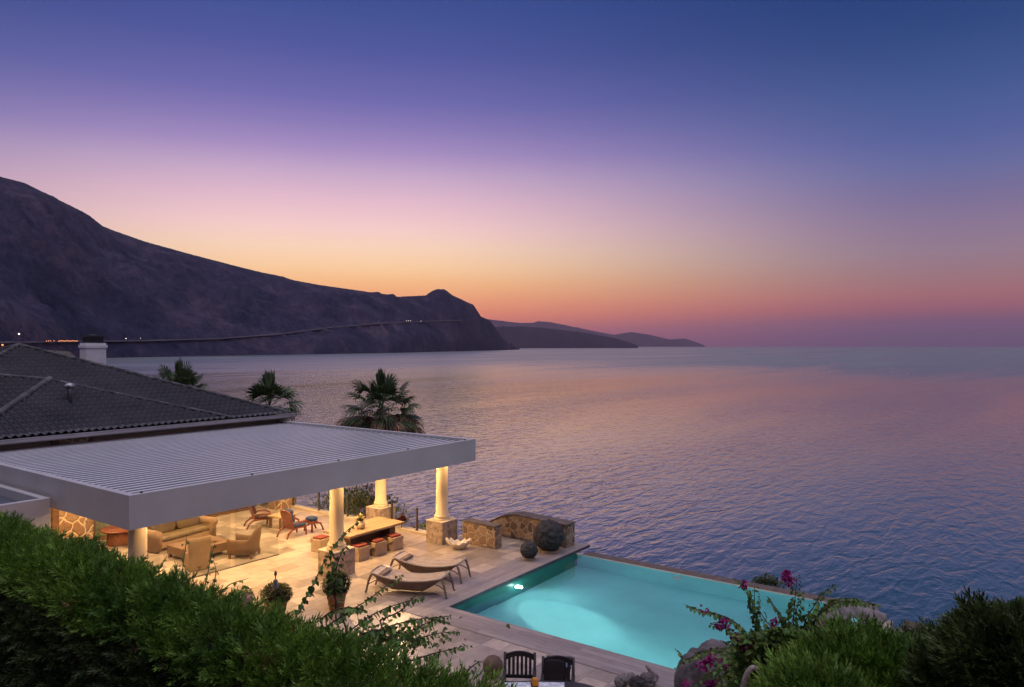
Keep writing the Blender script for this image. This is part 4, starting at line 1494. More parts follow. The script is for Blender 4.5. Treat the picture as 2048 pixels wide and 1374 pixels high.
def make_lounger(label, loc, rz):
    t = thing('sun_lounger', label, 'sun lounger', loc, rz, 'woven sun loungers by the pool')
    L, hw = 1.0, 0.34
    ss = np.linspace(-1, 1, 25)
    # hull under the seat
    secs = []
    for s in ss:
        z = lounger_z(s)
        k_ = min(1.0, max(0.0, (abs(s) - 0.42) / 0.56))
        dep = z - (0.12 + (z - 0.035 - 0.12) * k_)
        wb = hw * (1 - 0.35 * (1 - abs(s) ** 2))
        secs.append([(-hw, s * L, z), (-hw - 0.005, s * L, z - 0.03), (-wb, s * L, z - dep), (wb, s * L, z - dep), (hw + 0.005, s * L, z - 0.03), (hw, s * L, z)])
    MB().loft(secs, smooth=False).build('hull', 'skirt', t)
    # rounded rim
    rim = MB()
    for sx in (-1, 1):
        rim.tube([(sx * hw, s * L * 1.02, lounger_z(s) + 0.012) for s in ss], 0.026, 8)
    for s in (-1, 1):
        rim.tube([(-hw, s * L * 1.02, lounger_z(s) + 0.012), (0, s * L * 1.05, lounger_z(s) + 0.03), (hw, s * L * 1.02, lounger_z(s) + 0.012)], 0.03, 8)
    rim.build('rim', 'rib_canvas', t)
    # slats across the seat
    mb = MB()
    ns = 34
    for i in range(ns):
        s = -0.94 + 1.56 * i / (ns - 1)
        z = lounger_z(s) + 0.006
        dz = (lounger_z(s + 0.01) - lounger_z(s - 0.01)) / 0.02
        w_, th = 0.017, 0.016
        n = 7
        sec = []
        for x in np.linspace(-hw + 0.02, hw - 0.02, n):
            zz = z - 0.022 * (1 - (x / hw) ** 2)
            y = s * L
            sec.append([(x, y - w_, zz - dz * w_), (x, y + w_, zz + dz * w_), (x, y + w_, zz + th + dz * w_), (x, y - w_, zz + th - dz * w_)])
        mb.loft(sec, smooth=False)
    mb.build('slats', 'rib_canvas', t)
    # head end: solid shelf, hollow and a roll pillow
    MB().loft([[(-hw + 0.02, s * L, lounger_z(s) - 0.004), (hw - 0.02, s * L, lounger_z(s) - 0.004), (hw - 0.02, s * L, lounger_z(s) + 0.014), (-hw + 0.02, s * L, lounger_z(s) + 0.014)] for s in np.linspace(0.84, 1.0, 4)], smooth=False).build('head_shelf', 'rib_canvas', t)
    MB().pillow((0, 0.72 * L, lounger_z(0.72) + 0.005), (0.52, 0.15, 0.13), 0.5).build('head_pillow', 'canvas_tan' if False else 'skirt', t)
    for s in (-1, 1):
        for sx in (-1, 1):
            zt = lounger_z(0.97)
            MB().tube([(sx * 0.30, s * L * 0.80, lounger_z(0.8) - 0.06), (sx * 0.31, s * L * 0.95, zt - 0.02), (sx * 0.32, s * L * 1.04, zt - 0.06), (sx * 0.33, s * L * 1.11, zt * 0.55), (sx * 0.34, s * L * 1.16, 0.05), (sx * 0.34, s * L * 1.19, 0.018)],
                      [0.024, 0.030, 0.036, 0.033, 0.028, 0.026], 8).build('leg', 'bent_wood', t)
            MB().tube([(sx * 0.28, s * L * 0.74, lounger_z(0.74) - 0.13), (sx * 0.30, s * L * 0.93, 0.34), (sx * 0.33, s * L * 1.15, 0.22)], 0.014, 6).build('strut', 'bent_wood', t)
    t.scale = (0.95, 0.95, 0.95)
    return t


ln = make_lounger('sun lounger closest to the potted shrub, in front of the other', (14.03, 13.52, 0), 0.40)
copy_tree(ln, 'sun lounger farther from the camera, nearer the stools', (15.28, 13.98, 0), 0.30)
lt = thing('drinks_table', 'low round table with white towel between the lounger heads', 'low table', (14.28, 14.75, 0))
MB().lathe([(0.0, 0.0), (0.17, 0.0), (0.19, 0.02), (0.15, 0.16), (0.2, 0.29), (0.24, 0.31), (0.24, 0.33), (0.0, 0.335)], n=24).build('base', 'rib_canvas', lt)
o = MB().pillow((0, 0, 0.03), (0.36, 0.28, 0.06), 0.55).build('towel', 'white', loc=(14.28, 14.75, 0.337))
tag(o, 'folded white towel on the low round table by the loungers', 'towel')

# ------------------------------------------------------------------ near corner of the pool deck
def slat_chair(label, loc, rz, filled):
    t = thing('slatted_armchair', label, 'armchair', loc, rz, 'black slatted armchairs at the oval table')
    lean = rotx(-0.16)
    for sx in (-1, 1):
        MB().tube([(sx * 0.27, 0.24, 0), (sx * 0.27, 0.24, 0.45), (sx * 0.27, 0.33, 0.93)], 0.026, 4).build('back_post', 'blackwood', t)
        MB().box((sx * 0.27, -0.26, 0), (0.05, 0.05, 0.62)).build('front_leg', 'blackwood', t, 0.004)
        MB().box((sx * 0.27, -0.02, 0.621), (0.065, 0.60, 0.03)).build('arm', 'blackwood', t, 0.006)
    mb = MB()
    for y in np.linspace(-0.24, 0.22, 6):
        mb.box((0, y, 0.41), (0.49, 0.07, 0.025))
    mb.build('seat', 'blackwood', t, 0.004)
    # arched top rail
    secs = []
    for x in np.linspace(-0.255, 0.255, 13):
        zt = 0.90 + 0.055 * (1 - (x / 0.255) ** 2)
        zb = 0.80 + 0.075 * (1 - (x / 0.255) ** 2)
        yy = 0.24 + (zt - 0.45) * 0.18
        secs.append([(x, yy - 0.035, zb), (x, yy + 0.0, zb), (x, yy + 0.012, zt), (x, yy - 0.025, zt)])
    MB().loft(secs, smooth=False).build('top_rail', 'blackwood', t)
    MB().box((0, 0.248, 0.50), (0.49, 0.03, 0.06)).build('lower_rail', 'blackwood', t, 0.004)
    for i in range(6):
        x = -0.19 + i * 0.076
        z1 = 0.81 + 0.07 * (1 - (x / 0.255) ** 2)
        MB().box((x, 0.246, 0.56), (0.046, 0.014, z1 - 0.56), shift=(0, 0.055)).build('slat', 'blackwood', t)
    if filled:
        MB().pillow((-0.07, 0.235, 0.70), (0.36, 0.05, 0.42), 0.2, rotx(-0.18)).build('back_cushion', 'black_cloth', t)
    return t


FACE = math.atan2(-FWD[0], FWD[1])      # chair front towards the camera


def face_cam(extra=0.0):
    # front (-y) points against the viewing direction
    return math.radians(36 - 90) + extra


c1 = at_depth(1038, 692, 12.95)
c2 = at_depth(1115, 692, 12.75)
slat_chair('black slatted armchair beside the round clay jar', (c1.x, c1.y, 0), face_cam(-0.06), False)
slat_chair('black slatted armchair with dark back cushion before the glass topped table', (c2.x, c2.y, 0), face_cam(-0.10), True)
tp = at_depth(1088, 692, 12.02)
tt = thing('patio_table', 'black oval patio table in front of the slatted armchairs', 'table', (tp.x, tp.y, 0), face_cam())
nn = 40
mb = MB()
mb.loft([[(0.98 * k * math.copysign(abs(math.cos(2 * PI * i / nn)) ** 0.8, math.cos(2 * PI * i / nn)), 0.55 * k * math.copysign(abs(math.sin(2 * PI * i / nn)) ** 0.8, math.sin(2 * PI * i / nn)), z) for i in range(nn)] for k, z in ((0.97, 0.70), (1, 0.71), (1, 0.735), (0.985, 0.745))], smooth=False)
mb.build('top', 'blackwood', tt)
for sx in (-1, 1):
    for sy in (-1, 1):
        MB().box((sx * 0.62, sy * 0.28, 0), (0.07, 0.07, 0.70)).build('leg', 'blackwood', tt)
for i, (px, lb) in enumerate(((1036, 'white printed placemat before the armchair by the clay jar'), (1103, 'white printed placemat before the cushioned armchair'))):
    p = at_depth(px, 692, 12.33)
    o = MB().box((0, 0, 0), (0.44, 0.30, 0.006)).build('placemat', 'paper', loc=(p.x, p.y, 0.747))
    o.rotation_euler = (0, 0, face_cam(0.05 - 0.1 * i))
    tag(o, lb, 'placemat', 'printed placemats on the patio table')
p = at_depth(1070, 692, 12.42)
o = MB().box((0, 0, 0), (0.11, 0.17, 0.10), top=(0.7, 0.5)).build('napkin', 'orange', bevel=0.01, loc=(p.x, p.y, 0.747))
o.rotation_euler = (0, 0, face_cam(0.2))
tag(o, 'folded orange napkin between the two placemats', 'napkin')

p = at_depth(1117, 692, 14.05)
gt = thing('glass_top_table', 'small square dark table with grey glass top by the pool', 'side table', (p.x, p.y, 0), face_cam(-0.12))
MB().box((0, 0, 0), (0.42, 0.42, 0.40), top=(1.1, 1.1)).build('base', 'blackwood', gt, 0.008)
mb = MB()
for a, b_ in (((-0.25, -0.25, 0.40), (0.25, -0.215, 0.43)), ((-0.25, 0.215, 0.40), (0.25, 0.25, 0.43)), ((-0.25, -0.214, 0.40), (-0.215, 0.214, 0.43)), ((0.215, -0.214, 0.40), (0.25, 0.214, 0.43))):
    mb.box2(a, b_)
mb.build('frame', 'blackwood', gt)
MB().box((0, 0, 0.405), (0.427, 0.427, 0.015)).build('glass', 'glass_top', gt)

p = on_level(986, 1352, 0)
jr = MB().lathe([(0.0, 0.0), (0.10, 0.0), (0.17, 0.07), (0.205, 0.17), (0.19, 0.28), (0.13, 0.36), (0.06, 0.385), (0.05, 0.38), (0.0, 0.36)], n=28).build('clay_jar', 'clay_dark', loc=(p.x, p.y, 0))
tag(jr, 'round brown clay jar on the paving beside the slatted armchair', 'jar')

for px, py, r, mm, lb, sd in ((1243, 1372, (0.17, 0.12, 0.11), 'pale_rock', 'pale flat stone leaning at one end of the stone pile', 21),
                              (1275, 1381, (0.17, 0.15, 0.14), 'lava', 'dark rounded stone at the front of the stone pile', 5),
                              (1262, 1362, (0.10, 0.09, 0.08), 'pale_rock', 'small white stone behind the dark rounded stone', 33),
                              (1296, 1374, (0.18, 0.15, 0.14), 'grey_rock', 'mottled grey stone under the driftwood stub', 14)):
    p = on_level(px, py, 0)
    rock('stone', lb, 'stone', (p.x, p.y, r[2] * 0.85), r, mm, sd, 0.28, 1.8, group='stones piled by the pool coping', sub=4, facet=0.5)
p = on_level(1303, 1362, 0)
dw = MB().tube([(p.x + 0.10, p.y - 0.06, 0.04), (p.x + 0.03, p.y + 0.02, 0.17), (p.x - 0.05, p.y + 0.08, 0.30)], [0.06, 0.05, 0.035], 8).build('driftwood', 'driftwood')
tag(dw, 'short weathered driftwood stub leaning on the stone pile', 'driftwood')
rk = at_depth(1428, 692, 12.3)
rock('boulder', 'large grey boulder under bougainvillea at the pool side', 'boulder', (rk.x, rk.y, 0.62), (0.62, 0.62, 0.92), 'grey_rock', 41, 0.16, 1.5, facet=0.45)
rk2 = at_depth(1708, 692, 18.0)
rock('boulder', 'pale boulder at the far end of the pool behind the juniper', 'boulder', (rk2.x, rk2.y, -0.40), (0.72, 0.72, 0.58), 'pale_rock', 17, 0.22, 1.8, facet=0.5)
rk3 = at_depth(1800, 692, 17.0)
rock('boulder', 'low grey boulder behind the juniper crest', 'boulder', (rk3.x, rk3.y, -0.75), (0.9, 0.8, 0.6), 'grey_rock', 77, 0.16, 1.4, facet=0.3)
# weathered garden ornament: bent driftwood hoop and a forked stick
p = at_depth(1508, 1374, 7.3)
hp = MB().tube([(RGT[0] * 0.13 * math.cos(a) + p.x, RGT[1] * 0.13 * math.cos(a) + p.y, 2.66 + 0.62 * math.sin(a) ** 0.7) for a in np.linspace(0.0, PI, 20)], [0.03] * 20, 10).build('driftwood_hoop', 'driftwood')
tag(hp, 'bent hoop of bleached driftwood among the dark leaves', 'driftwood')
p = at_depth(1541, 1374, 7.2)
fk = MB().tube([(p.x, p.y, 2.6), (p.x + 0.01, p.y, 3.1), (p.x, p.y - 0.01, 3.42)], [0.035, 0.026, 0.014], 8)
fk.tube([(p.x + 0.01, p.y, 3.18), (p.x + 0.04, p.y - 0.04, 3.26), (p.x + 0.05, p.y - 0.06, 3.33)], [0.018, 0.014, 0.008], 7)
tag(fk.build('driftwood_stick', 'driftwood'), 'upright forked stick of bleached driftwood beside the juniper', 'driftwood')

# ------------------------------------------------------------------ clipped juniper hedge
hedge = thing('hedge', 'clipped green juniper hedge running along the camera side of the terrace', 'hedge', (0, 0, 0))
path = np.array([(2.80, 2.75), (2.84, 3.3), (2.88, 3.9), (2.94, 4.2), (3.06, 4.37), (3.2, 4.44), (3.34, 4.44), (3.45, 4.37), (3.52, 4.18), (3.56, 3.7)])
seg = np.linalg.norm(np.diff(path, axis=0), axis=1)
cum = np.concatenate([[0], np.cumsum(seg)])
HV0, HV1 = 0.6, 12.6


def hedge_pts(n, lo, hi):
    t = RNG.uniform(lo, hi, n) * cum[-1]
    u = np.interp(t, cum, path[:, 0])
    z = np.interp(t, cum, path[:, 1])
    e = 0.02
    tu, tz = np.interp(t + e, cum, path[:, 0]) - np.interp(t - e, cum, path[:, 0]), np.interp(t + e, cum, path[:, 1]) - np.interp(t - e, cum, path[:, 1])
    v = RNG.uniform(HV0, HV1, n)
    nrm = np.stack([-tz, np.zeros(n), tu], 1)
    nrm /= np.linalg.norm(nrm, axis=1, keepdims=True)
    # gentle waves and dents of the clipping
    w = np.array([mnoise.noise((a * 1.1, b_ * 2.0, 4.0)) * 0.07 + mnoise.noise((a * 3.1, b_ * 4.0, 9.0)) * 0.05 for a, b_ in zip(v, t)])
    p = np.stack([u, v, z], 1) + nrm * w[:, None]
    return p, nrm


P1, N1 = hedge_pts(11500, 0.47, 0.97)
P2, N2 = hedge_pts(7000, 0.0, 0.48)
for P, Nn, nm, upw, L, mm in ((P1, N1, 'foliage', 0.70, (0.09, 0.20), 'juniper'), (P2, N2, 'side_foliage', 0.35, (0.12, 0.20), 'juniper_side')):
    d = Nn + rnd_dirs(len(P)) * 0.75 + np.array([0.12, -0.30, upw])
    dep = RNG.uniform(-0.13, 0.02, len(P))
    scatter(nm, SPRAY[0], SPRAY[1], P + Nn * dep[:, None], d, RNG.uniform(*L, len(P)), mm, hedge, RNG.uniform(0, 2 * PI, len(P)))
P3, N3 = hedge_pts(260, 0.2, 0.95)
scatter('dead_sprigs', SPRAY[0], SPRAY[1], P3 - N3 * 0.02, N3 + rnd_dirs(260) * 0.9 + np.array([0.1, -0.3, 0.5]), RNG.uniform(0.08, 0.16, 260), 'dead_sprig', hedge, RNG.uniform(0, 2 * PI, 260))
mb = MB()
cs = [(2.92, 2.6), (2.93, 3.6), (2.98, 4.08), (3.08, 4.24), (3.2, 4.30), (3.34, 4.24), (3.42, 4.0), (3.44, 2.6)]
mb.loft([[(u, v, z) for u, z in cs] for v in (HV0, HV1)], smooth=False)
mb.build('shade_core', 'core', hedge)  # solid dark core added to block light through the foliage

# ------------------------------------------------------------------ leafy runners
def runner(curve, step, size, leaves, flowers=None, fl_prob=0.0, rad=0.008, stems=None, spread=0.03):
    """Heart leaves in two hanging rows along a bent stem."""
    pts = [Vector(p) for p in curve]
    sm = []
    for i in range(len(pts) - 1):
        p0, p1, p2, p3 = pts[max(0, i - 1)], pts[i], pts[i + 1], pts[min(len(pts) - 1, i + 2)]
        for t in np.linspace(0, 1, 8, endpoint=False):
            sm.append(0.5 * ((2 * p1) + (p2 - p0) * t + (2 * p0 - 5 * p1 + 4 * p2 - p3) * t * t + (3 * p1 - p0 - 3 * p2 + p3) * t ** 3))
    sm.append(pts[-1])
    if stems is not None:
        n = len(sm)
        stems.tube(sm[::2] + [sm[-1]], [rad * (1 - 0.7 * i / (len(sm[::2]))) for i in range(len(sm[::2]) + 1)], 5)
    acc, side = 0.0, 1
    tot = sum((b_ - a).length for a, b_ in zip(sm, sm[1:]))
    run = 0.0
    for a, b_ in zip(sm, sm[1:]):
        d = b_ - a
        l = d.length
        if l < 1e-6:
            continue
        d = d / l
        acc += l
        run += l
        while acc > step:
            acc -= step * random.uniform(0.75, 1.25)
            side = -side
            sv = d.cross(Vector((0, 0, 1)))
            sv = sv.normalized() if sv.length > 0.1 else Vector((1, 0, 0))
            dr = sv * side * random.uniform(0.4, 1.0) + d * random.uniform(-0.1, 0.5) + Vector((0, 0, -random.uniform(0.3, 1.1))) + Vector((random.uniform(-.3, .3),) * 3)
            k = 1.0 - 0.5 * (run / tot) ** 3
            pos = b_ + sv * side * random.uniform(0.0, spread)
            leaves.append((pos, dr, size * k * random.uniform(0.7, 1.2)))
            if flowers is not None and random.random() < fl_prob:
                flowers.append((pos + Vector((random.uniform(-.02, .02), random.uniform(-.02, .02), 0.015)), 0.03))


def emit(name, lst, tv, tf, m, parent, roll=True):
    pos = np.array([tuple(p) for p, _, _ in lst])
    d = np.array([tuple(q) for _, q, _ in lst]) + 1e-4
    s = np.array([s_ for _, _, s_ in lst])
    return scatter(name, tv, tf, pos, d, s, m, parent, RNG.uniform(-0.7, 0.7, len(lst)) if roll else None)


# bract cluster: three papery petals
BR_V = np.array([(0, 0, 0), (-0.42, 0.55, 0.12), (0, 1.05, 0.0), (0.42, 0.55, 0.12)])
BR_F = np.array([(0, 1, 2), (0, 2, 3)])


def bracts(centres, per, rad, size):
    out = []
    for c in centres:
        for _ in range(per):
            d = Vector((random.gauss(0, 1), random.gauss(0, 1), random.gauss(0, 1))).normalized()
            base = Vector(c) + d * rad * random.uniform(0.3, 1.0)
            for _k in range(3):
                e = (d + Vector((random.gauss(0, .8), random.gauss(0, .8), random.gauss(0, .8)))).normalized()
                out.append((base, e, size * random.uniform(0.7, 1.2)))
    return out


def px_curve(pts, d0, d1=None):
    d1 = d0 if d1 is None else d1
    n = len(pts)
    return [at_depth(x, y, d0 + (d1 - d0) * i / max(1, n - 1)) for i, (x, y) in enumerate(pts)]


# left climber, rooted on the terrace side of the hedge
bv = thing('bougainvillea', 'leafy bougainvillea runners arching over the hedge towards the loungers', 'bougainvillea', (0, 0, 0))
lv, st_ = [], MB()
root = Vector((4.45, 3.6, 0.0))
LEFT = [
    ([(592, 1232), (606, 1205), (628, 1165), (655, 1112), (688, 1068), (716, 1044)], 6.6, 6.5, 0.045, 0.062),
    ([(672, 1240), (671, 1200), (668, 1160), (660, 1120), (664, 1092)], 6.7, 6.5, 0.036, 0.055),
    ([(668, 1190), (672, 1140), (684, 1105), (700, 1085)], 6.6, 6.5, 0.05, 0.055),
    ([(640, 1262), (690, 1228), (735, 1200), (772, 1172), (803, 1150)], 6.5, 6.9, 0.030, 0.052),
    ([(700, 1262), (740, 1232), (790, 1210), (850, 1194)], 6.3, 6.7, 0.030, 0.050),
    ([(730, 1275), (780, 1252), (840, 1238), (903, 1232)], 6.2, 6.6, 0.026, 0.050),
    ([(760, 1282), (820, 1262), (870, 1240), (898, 1246)], 6.2, 6.6, 0.028, 0.050),
    ([(790, 1298), (840, 1276), (880, 1266), (914, 1264)], 6.0, 6.4, 0.034, 0.046),
    ([(820, 1322), (870, 1306), (905, 1298), (936, 1290)], 5.8, 6.2, 0.032, 0.048),
    ([(905, 1362), (935, 1340), (955, 1325), (966, 1324)], 5.6, 5.8, 0.034, 0.044),
    ([(640, 1240), (665, 1222), (700, 1215), (735, 1222)], 6.3, 6.4, 0.028, 0.05),
    ([(690, 1290), (740, 1262), (800, 1266), (850, 1290)], 6.0, 6.2, 0.024, 0.05),
    ([(760, 1240), (800, 1222), (826, 1196), (842, 1184)], 6.4, 6.6, 0.04, 0.045),
]
for pts, d0, d1, step, size in LEFT:
    runner(px_curve(pts, d0, d1), step * 0.6, size * 1.2, lv, stems=st_, rad=0.007)
    p = at_depth(*pts[0], d0)
    st_.tube([root + Vector((random.uniform(-.2, .2), random.uniform(-.3, .6), 0)), (root + p) / 2 + Vector((0.15, 0, 0.4)), p], [0.02, 0.014, 0.008], 5)
for _ in range(520):
    p = at_depth(random.gauss(770, 55), random.gauss(1276, 15), random.uniform(6.0, 6.5))
    lv.append((p, Vector((random.gauss(0, 1), random.gauss(0, 1), random.gauss(-0.6, .5))), random.uniform(.035, .055)))
st_.build('stems', 'twig', bv)
emit('leaves', lv, HEART_V, HEART_F, 'bvleaf', bv)

sp = thing('creeper', 'thin leafy creeper sprigs rising from the hedge before the slipper chair', 'creeper', (0, 0, 0))
lv, st_ = [], MB()
for pts, d0, step, size in (([(362, 1170), (366, 1130), (371, 1095), (373, 1068)], 7.4, 0.03, 0.05), ([(408, 1180), (415, 1150), (422, 1115), (430, 1086)], 7.2, 0.032, 0.05),
                            ([(440, 1188), (458, 1170), (478, 1162), (494, 1158)], 7.0, 0.045, 0.045), ([(318, 1140), (328, 1122), (334, 1112)], 7.5, 0.035, 0.045),
                            ([(345, 1160), (352, 1140), (349, 1122)], 7.5, 0.035, 0.045), ([(428, 1170), (432, 1140), (426, 1120)], 7.2, 0.035, 0.045)):
    runner(px_curve(pts, d0), step, size, lv, stems=st_, rad=0.006)
    p = at_depth(*pts[0], d0)
    st_.tube([p + Vector((0.05, 0.05, -0.9)), p], [0.01, 0.006], 5)
st_.build('stems', 'twig', sp)
emit('leaves', lv, HEART_V, HEART_F, 'bvleaf', sp)

# right bougainvillea with magenta bracts
bg_ = thing('bougainvillea', 'bougainvillea bush with magenta flowers in front of the pool corner', 'bougainvillea', (0, 0, 0))
lv, st_ = [], MB()
DR = 8.0
RIGHT = [
    [(1545, 1330), (1489, 1262), (1461, 1239), (1437, 1229), (1402, 1221), (1371, 1210)],
    [(1540, 1320), (1515, 1250), (1506, 1216), (1499, 1190), (1485, 1169), (1468, 1157)],
    [(1535, 1300), (1512, 1240), (1509, 1205), (1509, 1173)],
    [(1570, 1310), (1572, 1245), (1563, 1232), (1547, 1210), (1534, 1193)],
    [(1580, 1320), (1587, 1250), (1588, 1221), (1591, 1186), (1594, 1151)],
    [(1585, 1320), (1584, 1245), (1596, 1210), (1599, 1180)],
    [(1590, 1330), (1610, 1245), (1627, 1214), (1638, 1196), (1651, 1183), (1672, 1171)],
    [(1590, 1330), (1616, 1250), (1645, 1222), (1672, 1201), (1703, 1197), (1732, 1204), (1758, 1210)],
    [(1600, 1320), (1630, 1240), (1668, 1208), (1705, 1203), (1740, 1212)],
    [(1600, 1330), (1632, 1262), (1655, 1240), (1678, 1238)],
    [(1550, 1340), (1500, 1280), (1471, 1266), (1446, 1252), (1420, 1248)],
    [(1550, 1350), (1500, 1296), (1472, 1286), (1447, 1284)],
    [(1560, 1330), (1545, 1262), (1530, 1240), (1520, 1222)],
    [(1590, 1330), (1640, 1270), (1668, 1262), (1690, 1258)],
]
root = at_depth(1570, 1400, 7.9)
root.z = 2.55
for i, pts in enumerate(RIGHT):
    dd = DR + random.uniform(-0.35, 0.35)
    runner(px_curve(pts, 7.8, dd), 0.013, 0.074, lv, stems=st_, rad=0.008, spread=0.045)
    p = at_depth(*pts[0], 7.8)
    st_.tube([root, (root + p) / 2, p], [0.02, 0.014, 0.009], 5)
for _ in range(4600):
    a = max(-1.7, min(1.7, random.gauss(0, 1)))
    p = at_depth(1566 + a * 56, 1298 + max(-40, min(60, random.gauss(0, 30))) + abs(a) * 8, random.uniform(7.5, 8.5))
    lv.append((p, Vector((random.gauss(0, 1), random.gauss(0, 1), random.gauss(-0.5, .6))), random.uniform(.045, .072)))
st_.build('stems', 'twig', bg_)
emit('leaves', lv, HEART_V, HEART_F, 'bvleaf', bg_)
for x, y, r, n in ((1575, 1154, 7, 8), (1581, 1165, 5, 3), (1447, 1246, 8, 5), (1438, 1250, 5, 3), (1492, 1284, 12, 13), (1497, 1296, 12, 10), (1468, 1277, 7, 5), (1488, 1170, 3, 2),
                   (1546, 1248, 8, 3), (1642, 1255, 7, 3), (1412, 1219, 4, 1)):
    fc = [at_depth(x + random.gauss(0, r * 0.4), y + random.gauss(0, r * 0.4), 7.75 + random.uniform(-.15, .1)) for _ in range(n)]
    emit('flower_cluster', bracts(fc, 6, 0.035, 0.036), BR_V, BR_F, 'bract', bg_)

# runners lying over the boulder
bo = thing('bougainvillea', 'bougainvillea runners draped over the grey boulder', 'bougainvillea', (0, 0, 0))
lv, st_ = [], MB()
for pts, d0, d1 in (([(1500, 1330), (1470, 1308), (1430, 1302), (1395, 1310), (1368, 1322), (1354, 1335)], 11.2, 11.6), ([(1500, 1322), (1465, 1300), (1430, 1298), (1390, 1306)], 11.4, 11.6),
                    ([(1500, 1350), (1462, 1330), (1430, 1340), (1400, 1362), (1385, 1380)], 11.0, 11.3), ([(1510, 1360), (1470, 1345), (1440, 1352), (1415, 1374)], 10.9, 11.2),
                    ([(1510, 1345), (1480, 1322), (1455, 1316), (1430, 1322)], 11.1, 11.3), ([(1366, 1318), (1360, 1306), (1352, 1301)], 11.5, 11.5), ([(1520, 1374), (1480, 1362), (1450, 1376)], 10.8, 11.0)):
    runner(px_curve(pts, d0, d1), 0.020, 0.075, lv, stems=st_, rad=0.010, spread=0.09)
for _ in range(700):
    p = at_depth(random.gauss(1478, 22), random.gauss(1345, 22), random.uniform(10.6, 11.4))
    lv.append((p, Vector((random.gauss(0, 1), random.gauss(0, 1), random.gauss(-0.5, .6))), random.uniform(.05, .08)))
st_.tube([at_depth(1500, 1340, 11.0), at_depth(1510, 1400, 10.9), Vector((*at_depth(1510, 1400, 10.9).xy, 0.0))], [0.012, 0.02, 0.03], 6)
st_.build('stems', 'twig', bo)
emit('leaves', lv, HEART_V, HEART_F, 'bvleaf', bo)
for x, y, r, n in ((1404, 1330, 8, 7), (1424, 1318, 7, 5), (1453, 1326, 6, 3), (1372, 1372, 8, 6), (1424, 1368, 10, 8)):
    fc = [at_depth(x + random.gauss(0, r * 0.6), y + random.gauss(0, r * 0.6), 11.0 + random.uniform(-.1, .1)) for _ in range(n)]
    emit('flower_cluster', bracts(fc, 6, 0.045, 0.048), BR_V, BR_F, 'bract', bo)


# ------------------------------------------------------------------ juniper bushes
def juniper(label, c, r, n, L, m, up=0.9, seed=1):
    t = thing('juniper_bush', label, 'juniper', (c[0], c[1], c[2]))
    d = rnd_dirs(n)
    d[:, 2] = np.abs(d[:, 2]) * 1.1 - 0.25
    d /= np.linalg.norm(d, axis=1, keepdims=True)
    lump = np.array([1 + 0.22 * mnoise.noise(Vector(q) * 2.6 + Vector((seed, 0, 0))) + 0.12 * mnoise.noise(Vector(q) * 6 + Vector((0, seed, 0))) for q in d])
    p = d * np.array(r) * (lump * RNG.uniform(0.72, 1.0, n))[:, None]
    dirs = d * 0.8 + rnd_dirs(n) * 0.35 + np.array([0.0, 0.0, up])
    scatter('foliage', SPRAY[0], SPRAY[1], p, dirs, RNG.uniform(*L, n), m, t, RNG.uniform(0, 2 * PI, n))
    rock('shade_core', None, None, (0, 0, 0), (r[0] * 0.74, r[1] * 0.74, r[2] * 0.74), 'core', seed, 0.15, 2.0, parent=t, sub=3)
    MB().tube([(0, 0, -c[2] + 2.6 if c[2] > 2.8 else -0.5), (0.02, 0.01, 0)], [0.06, 0.04], 8).build('trunk', 'twig', t)
    return t


c = at_depth(1740, 1440, 5.5)
juniper('bright green juniper bush in front of the pale boulder', c, (0.56, 0.60, 0.50), 3000, (0.14, 0.27), 'juniper', 0.8, 3)
c = at_depth(1640, 1455, 5.1)
juniper('low juniper bush spreading beside the forked driftwood stick', c, (0.36, 0.36, 0.26), 1100, (0.14, 0.27), 'juniper', 0.9, 9)
c = at_depth(1868, 1420, 6.4)
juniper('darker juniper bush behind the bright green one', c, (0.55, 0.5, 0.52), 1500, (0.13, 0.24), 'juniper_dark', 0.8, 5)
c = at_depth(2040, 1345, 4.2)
juniper('dark juniper bush at the right edge before the sea', c, (0.30, 0.34, 0.30), 1100, (0.11, 0.19), 'juniper_dark', 0.6, 12)
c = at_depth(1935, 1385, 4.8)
juniper('thin dark juniper bush between two darker bushes', c, (0.30, 0.3, 0.34), 600, (0.10, 0.19), 'juniper_dark', 0.7, 15)


# ------------------------------------------------------------------ other shrubs
def leaf_shrub(name, label, cat, c, r, n, L, m, base=None, seed=0, flowers=0, fm='bract', shell=0.45):
    t = thing(name, label, cat, c)
    d = rnd_dirs(n)
    if base is not None:
        d[:, 2] = np.where(d[:, 2] < -0.45, -d[:, 2], d[:, 2])
    lump = np.array([1 + 0.30 * mnoise.noise(Vector(q) * 2.3 + Vector((seed, 1, 0))) + 0.15 * mnoise.noise(Vector(q) * 5 + Vector((seed, 5, 0))) for q in d])
    p = d * np.array(r) * (lump * RNG.uniform(shell, 1.05, n))[:, None]
    scatter('foliage', LEAF_V * np.array([1.3, 1, 1]), LEAF_F, p, d + rnd_dirs(n) * 0.9, RNG.uniform(*L, n), m, t)
    if base is not None:
        mb = MB()
        for i in range(7):
            a = i * 0.9
            mb.tube([(0.05 * math.cos(a), 0.05 * math.sin(a), base - c[2]), (r[0] * 0.3 * math.cos(a), r[1] * 0.3 * math.sin(a), -r[2] * 0.4), (r[0] * 0.6 * math.cos(a), r[1] * 0.6 * math.sin(a), r[2] * 0.4)], [0.035, 0.022, 0.008], 6)
        mb.build('stems', 'twig', t)
    if flowers:
        q = rnd_dirs(flowers)
        q[:, 2] = np.abs(q[:, 2])
        cs_ = [tuple(np.array(r) * x * 0.98) for x in q]
        emit('blossoms', bracts(cs_, 3, 0.06, 0.065), BR_V, BR_F, fm, t)
    return t


